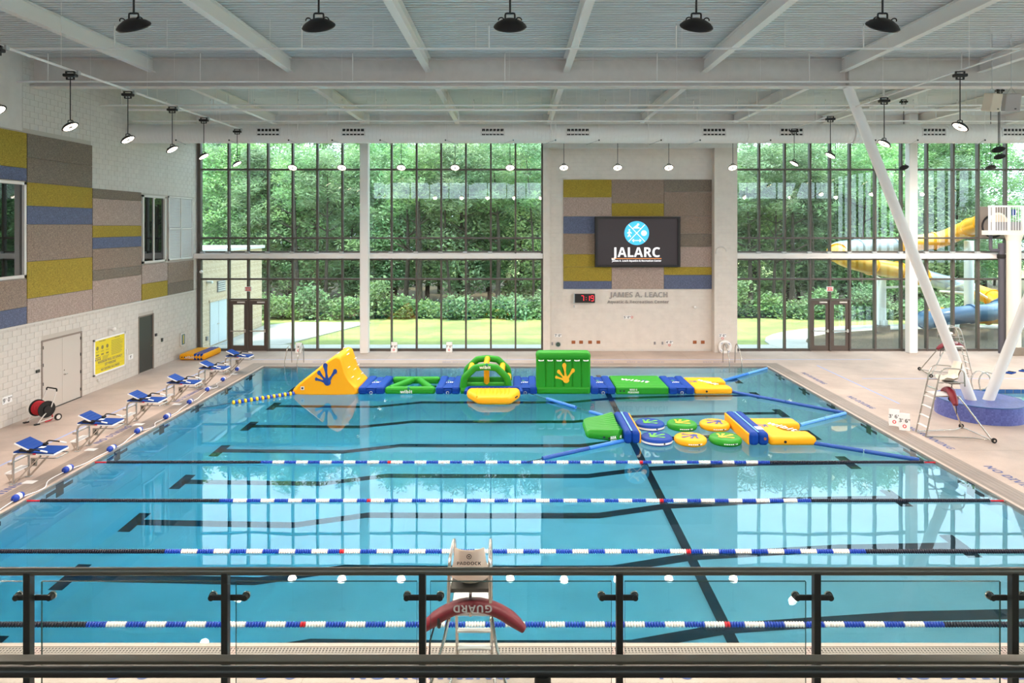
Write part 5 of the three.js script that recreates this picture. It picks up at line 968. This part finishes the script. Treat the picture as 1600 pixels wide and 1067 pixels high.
{ // brick annex continuing the line of the left wall
  const a = thing('brick_annex', 'low buff brick annex outside the window corner', 'building', null);
  mesh('brick_wall', [box(-24, -16.25, -0.1, 4.95, -43.8, -35.15)], M.brick, a);
  mesh('coping', box(-24.1, -16.1, 4.95, 5.12, -43.95, -35.15), M.steelWhite, a);
  const dr = mesh('double_door', box(-16.25, -16.2, 0, 2.3, -38.35, -36.3), S('#d5e2ea', 0.5), a);
  mesh('leaf_joint', box(-16.2, -16.195, 0, 2.3, -37.33, -37.31), M.greyPl, dr); mesh('lever_handle', cbox(0.06, 0.05, 0.14, -16.17, 1.05, -37.2), M.chrome, dr);
  const rv = mesh('door_surround', [box(-16.25, -16.17, 0, 2.42, -38.5, -38.35), box(-16.25, -16.17, 2.3, 2.42, -38.35, -36.2)], M.brick, a);
  const vent = mesh('vent', box(-16.25, -16.2, 2.75, 3.35, -38.2, -37.2), M.greyPl, a); for (let k = 0; k < 5; k++) mesh('slat', box(-16.21, -16.17, 2.8 + k * 0.115, 2.86 + k * 0.115, -38.16, -37.24), M.alu, vent);
  mesh('wall_lamp', rbox(0.3, 0.14, 0.2, -16.1, 3.4, -36, 0.04), M.postWhite, a); mesh('outlet_box', cbox(0.08, 0.2, 0.16, -16.2, 0.45, -35.9), M.greyPl, a);
}
{ // water slide
  const t = thing('water_slide', 'enclosed water slide of yellow, grey and blue tube curling outside the glass', 'slide', null);
  const pts = [[1549, 345, 36], [1530, 350, 39], [1500, 362, 42], [1470, 374, 43], [1430, 380, 43], [1395, 385, 42.5], [1350, 387, 41.6], [1318, 389, 40.6], [1307, 394, 39.4], [1318, 402, 38.6], [1345, 411, 39], [1385, 420, 40.5], [1425, 427, 42.2], [1455, 436, 43.6], [1490, 446, 44.4], [1525, 456, 44.2], [1552, 466, 43], [1564, 478, 41.2], [1550, 487, 39.6], [1520, 490, 39], [1480, 495, 39], [1455, 499, 39.6], [1446, 503, 41], [1462, 508, 42.2], [1500, 511, 42.6], [1550, 514, 42.6], [1620, 518, 42.6]].map(([px, py, d]) => V(X(px, d), Math.max(0.75, Y(py, d)), -d));
  const path = smoothPath(pts, 150), at = (k) => { const p = pts[Math.floor(k)].clone().lerp(pts[Math.ceil(k)], k % 1); let b = 0; path.forEach((q, i) => { if (q.distanceTo(p) < path[b].distanceTo(p)) b = i; }); return b; }, mk = [0, 5, 8, 12.6, 15, 17, 22, 26].map(at); mk[7] = 151;
  const parts = [M.tubeYellow, M.tubeGrey, M.tubeYellow, M.tubeGrey, M.tubeYellow, M.tubeBlue, M.tubeYellow].map((m, i) => [mk[i], mk[i + 1], m]);
  for (const [a, b, m] of parts) mesh('tube_length', sweep(path.slice(a, b + 1), () => 0.5, 18), m, t);
  for (let i = 6; i < 150; i += 9) { const p = path[i], q = path[i + 1].clone().sub(path[i]).normalize(); mesh('flange', rod(p.clone().addScaledVector(q, -0.05), p.clone().addScaledVector(q, 0.05), 0.57, 18), parts.find(([a, b]) => i >= a && i < b)[2], t); }
  for (const [px, d, top, bot] of [[1377, 41.6, 436, 0], [1514, 42.3, 376, 0]]) {
    const x = X(px, d), p = mesh('support_post', rod(V(x, -0.1, -d), V(x, Y(top, d), -d), 0.27, 18), M.postWhite, t);
    mesh('footing', new THREE.CylinderGeometry(0.48, 0.5, 0.5, 18).translate(x, 0.1, -d), M.concrete, p);
    for (let k = 0; k < 8; k++) { const a = k / 8 * Math.PI * 2; mesh('gusset', cbox(0.16, 0.3, 0.02).rotateY(-a).translate(x + Math.cos(a) * 0.3, 0.5, -d + Math.sin(a) * 0.3), M.postWhite, p); }
  }
  const arm = (a, b) => mesh('support_arm', rod(a, b, 0.07, 8), M.postWhite, t);
  const p1 = V(X(1377, 41.6), 0, -41.6), p2 = V(X(1514, 42.3), 0, -42.3);
  arm(V(p1.x, 3.1, p1.z), V(X(1332, 39.5), Y(414, 39.5), -39.5)); arm(V(p1.x, 2.6, p1.z), V(X(1450, 43), Y(446, 43), -43)); arm(V(p2.x, 2.2, p2.z), V(X(1468, 43.5), Y(455, 43.5), -43.5)); arm(V(p2.x, 2.8, p2.z), V(X(1480, 43.8), Y(450, 43.8), -43.8)); arm(V(p2.x, 1.2, p2.z), V(X(1450, 40.5), Y(512, 40.5), -40.5)); arm(V(p2.x, 2.6, p2.z), V(X(1556, 43), Y(474, 43), -43));
}
// woods: every tree its own trunk and crown of leaf sprays
{
  const leafSpray = (n, size, spread, needle) => {
    const pos = [], nor = [], idx = [];
    for (let i = 0; i < n; i++) {
      const a = rnd() * Math.PI * 2, u = rnd() * 2 - 1, r = spread * Math.cbrt(rnd()), c = V(Math.sqrt(1 - u * u) * Math.cos(a) * r, u * r * 0.75, Math.sqrt(1 - u * u) * Math.sin(a) * r);
      const q = new THREE.Quaternion().setFromEuler(new THREE.Euler(rr(-1.1, 1.1), rr(0, 6.28), rr(-1.1, 1.1))), s = size * rr(0.7, 1.3), w = needle ? 0.16 : 0.5;
      const pts = [V(0, 0, -s), V(s * w, 0.06 * s, 0), V(0, 0, s), V(-s * w, 0.06 * s, 0)].map((p) => p.applyQuaternion(q).add(c)), nn = V(0, 1, 0).applyQuaternion(q), b = pos.length / 3;
      for (const p of pts) { pos.push(p.x, p.y, p.z); nor.push(nn.x, nn.y, nn.z); }
      idx.push(b, b + 2, b + 1, b, b + 3, b + 2);
    }
    const g = new THREE.BufferGeometry(); g.setAttribute('position', new THREE.Float32BufferAttribute(pos, 3)); g.setAttribute('normal', new THREE.Float32BufferAttribute(nor, 3)); g.setIndex(idx); return g;
  };
  const sprays = [leafSpray(46, 0.125, 0.72), leafSpray(48, 0.115, 0.74), leafSpray(80, 0.19, 0.72, true)];
  const trunkGeo = (h, r, lean, branches, x0, z0) => {
    const base = V(x0, -0.2, z0), topP = V(x0 + lean, h * 0.92, z0 + rr(-0.4, 0.4)), midP = base.clone().lerp(topP, 0.5).add(V(rr(-0.25, 0.25), 0, rr(-0.25, 0.25)));
    const path = smoothPath([base, midP, topP], 10), out = [sweep(path, (t) => r * (1 - 0.8 * t), 7)];
    for (let k = 0; k < branches; k++) { const t = rr(0.35, 0.9), p = path[Math.round(t * 10)], a = rr(0, 6.28), l = rr(1.2, 2.8) * (1.2 - t); out.push(sweep([p, p.clone().add(V(Math.cos(a) * l * 0.5, l * 0.22, Math.sin(a) * l * 0.5)), p.clone().add(V(Math.cos(a) * l, l * 0.5, Math.sin(a) * l))], (q) => r * 0.3 * (1 - 0.7 * q), 5)); }
    return out;
  };
  const col = new THREE.Color(), mtx = new THREE.Matrix4(), qt = new THREE.Quaternion();
  function crown(parent, kind, n, place, hue, light) {
    hue += rr(-0.03, 0.02); const sat = rr(0.3, 0.46); light *= rr(0.98, 1.3);
    const im = new THREE.InstancedMesh(sprays[kind], M.leafA, n); im.name = 'foliage'; im.castShadow = im.receiveShadow = true;
    for (let i = 0; i < n; i++) {
      const p = place(); qt.setFromEuler(new THREE.Euler(rr(-0.3, 0.3), rr(0, 6.28), rr(-0.3, 0.3)));
      const s = rr(0.8, 1.35); mtx.compose(p, qt, V(s, s * rr(0.7, 1), s)); im.setMatrixAt(i, mtx);
      col.setHSL(hue + rr(-0.025, 0.02), sat * rr(0.85, 1.15), light * rr(0.6, 1.25)); im.setColorAt(i, col);
    }
    im.userData.kind = 'stuff'; parent.add(im); return im;
  }
  const word = ['broad-leaved', 'light green young', 'dark long-needled pine'];
  function tree(x, d, h, rad, kind, low, n, bare) {
    const t = thing(kind === 2 ? 'pine_tree' : 'deciduous_tree', kind === 2 ? 'tall dark pine with a bare lower trunk in the woods' : kind ? 'light green young tree in the woods edge' : 'full broad-leaved green tree in the woods', 'tree', kind === 2 ? 'pines in the woods' : kind ? 'young trees at the woods edge' : 'broad-leaved trees in the woods', [x, 0, -d]);
    mesh('trunk', trunkGeo(h, rr(0.14, 0.24), rr(-0.8, 0.8), 7, 0, 0), M.bark, t);
    crown(t, kind, n, () => { for (;;) { const u = rnd(), y = low + (h - low) * u, prof = kind === 2 ? (0.35 + 0.65 * Math.sin(Math.PI * Math.min(1, u * 1.1))) : Math.sin(Math.PI * (0.12 + 0.84 * u)) ** 0.7, a = rnd() * 6.283, r = rad * prof * Math.sqrt(rr(0.08, 1)); if (kind !== 2 || Math.sin(y * 2.6 + a * 2) > -0.55) return V(Math.cos(a) * r, y, Math.sin(a) * r); } }, kind === 2 ? 0.30 : kind ? 0.262 : 0.285, kind === 2 ? 0.23 : kind ? 0.35 : 0.28);
  }
  let k = 0;
  for (let x = -27; x < 34; x += 2.5, k++) tree(x + rr(-0.7, 0.7), rr(51.2, 53.2), rr(9.8, 13.4), rr(2.0, 2.8), [0, 1, 0, 2, 1, 0, 2][k % 7], rr(0.8, 2.4), 260);
  for (let x = -32; x < 42; x += 3.1, k++) tree(x + rr(-0.9, 0.9), rr(56, 59), rr(12, 15.4), rr(2.4, 3.2), [2, 0, 2, 0, 1][k % 5], rr(1.5, 4.5), 250);
  for (let x = -40; x < 52; x += 4.2, k++) tree(x + rr(-1.2, 1.2), rr(61, 67), rr(13, 16.5), rr(2.8, 3.8), [0, 2, 0][k % 3], rr(0.6, 3), 230);
  for (let x = -44; x < 56; x += 5.6, k++) tree(x + rr(-1.2, 1.2), rr(70, 74), rr(13, 17), rr(3.6, 4.4), 0, 0.5, 150);
  // undergrowth, one shrub after the other along the lawn's edge
  for (let x = -26; x < 33; x += 2.0) {
    const d = rr(47.4, 48.8), r = rr(1.0, 1.5), hh = rnd() < 0.35 ? rr(1.4, 2.4) : rr(0.5, 1.2), s = thing('shrub', 'leafy undergrowth shrub at the edge of the lawn', 'shrub', 'undergrowth along the lawn', [x + rr(-0.4, 0.4), 0, -d]);
    mesh('stem', [rod(V(0, -0.1, 0), V(0.2, hh * 0.7, 0), 0.04, 5), rod(V(0, -0.2, 0), V(-0.3, hh * 0.6, 0.1), 0.03, 5)], M.bark, s);
    crown(s, rnd() < 0.5 ? 0 : 1, 42, () => { const a = rnd() * 6.283, u = rnd(), q = r * Math.sqrt(rnd()) * (1 - 0.5 * u * u); return V(Math.cos(a) * q, 0.15 + u * hh, Math.sin(a) * q * 0.8); }, 0.29, 0.27);
  }
  // bare pine trunks showing between the crowns
  for (const [px, d] of [[467, 48.9], [508, 49.2], [655, 48.8], [707, 48.9], [735, 49.3], [776, 48.9], [834, 49.1], [632, 49.6], [1174, 48.9], [1237, 48.8], [1269, 49.3], [1207, 49.2], [1345, 49.3]]) { const t = thing('pine_tree', 'slender bare tree trunk rising at the edge of the woods', 'tree', 'bare trunks at the woods edge', [X(px, d), 0, -d]); mesh('trunk', trunkGeo(rr(10, 13), rr(0.12, 0.26), rr(-0.6, 0.6), 12, 0, 0), M.bark, t); crown(t, 2, 46, () => { const a = rnd() * 6.283, q = rr(0.2, 2.2); return V(Math.cos(a) * q, rr(7.5, 12), Math.sin(a) * q); }, 0.28, 0.24); }
  // side and back: what the panes mirror
  for (let d = -2; d < 46; d += 4.2, k++) tree(RIGHT + rr(11, 15), d, rr(9, 13), rr(2.4, 3.2), k % 2, 0.8, 170);
  const soil = struct('ground_woods', metreUV(new THREE.PlaneGeometry(120, 34).rotateX(-Math.PI / 2).translate(5, -0.08, -65)), M.litter, 'leaf litter ground of the woods'); void soil;
}

// ---------------------------------------------------------------- spectator gallery rail
struct('floor_gallery', box(LEFT, 15, 2.9, 3.2, -4.5, -BACK), M.concrete, 'concrete floor of the spectator gallery');
struct('gallery_riser', box(LEFT, 15, 3.2, 4.6, 1.2, -BACK), M.concrete, 'stepped seating of the spectator gallery');
{
  const d = 4.2, top = Y(892.5, d), z = -d, t = thing('glass_railing', 'dark metal railing with clear glass panels at the gallery edge', 'railing', null);
  mesh('top_rail', rod(V(-9, top, z), V(9, top, z), 0.0235, 16), M.railDark, t);
  const posts = []; for (let k = -2; k < 9; k++) posts.push(X(45 + k * 307.6, d));
  posts.forEach((x, i) => {
    const p = mesh('post', [rbox(0.042, top - 3.2, 0.05, x, (top + 3.2) / 2, z, 0.006, 1), cbox(0.12, 0.012, 0.12, x, 3.206, z)], M.railBlack, t);
    for (const s of [-1, 1]) for (const y of [4.092, 3.42]) { mesh('clamp', [rbox(0.11, 0.036, 0.014, x + s * 0.065, y, z - 0.035, 0.006, 1), rod(V(x + s * 0.103, y, z - 0.074), V(x + s * 0.103, y, z - 0.024), 0.018, 14)], M.railBlack, p); mesh('clamp_disc', rod(V(x + s * 0.103, y, z - 0.068), V(x + s * 0.103, y, z - 0.056), 0.025, 14), M.chrome, p); }
    if (i < posts.length - 1) {
      const a = x + 0.042, b = posts[i + 1] - 0.042, g = mesh('glass_panel', box(a, b, 3.3, 4.182, z - 0.062, z - 0.05), M.railGlass, t);
      mesh('polished_edge', [box(a, b, 4.182, 4.1835, z - 0.062, z - 0.05), box(a - 0.0015, a, 3.3, 4.182, z - 0.062, z - 0.05), box(b, b + 0.0015, 3.3, 4.182, z - 0.062, z - 0.05)], M.glassEdge, g);
    }
  });
  const fl = thing('drink_rail', 'flat dark metal rail running along the front of the gallery', 'railing', null);
  mesh('flat_bar', rbox(18, 0.02, 0.062, 0, 4.06, -3.68, 0.004, 1), M.railDark, fl); for (const x of [-8.6, -5.4, 5.6, 8.6]) mesh('post', cbox(0.04, 0.85, 0.04, x, 3.625, -3.68), M.railBlack, fl);
  const hr = thing('hand_rail', 'round dark metal handrail in front of the flat rail', 'railing', null), y2 = 4.27;
  mesh('rail_tube', rod(V(-9, y2, -3.26), V(9, y2, -3.26), 0.0255, 18), M.railBlack, hr);
  for (const px of [848 - 3600, 848 - 1800, 848, 848 + 1800]) mesh('post', rod(V(X(px, 3.26), 3.2, -3.26), V(X(px, 3.26), y2 - 0.01, -3.26), 0.04, 16), M.railBlack, hr);
}

renderer.render(scene, camera);
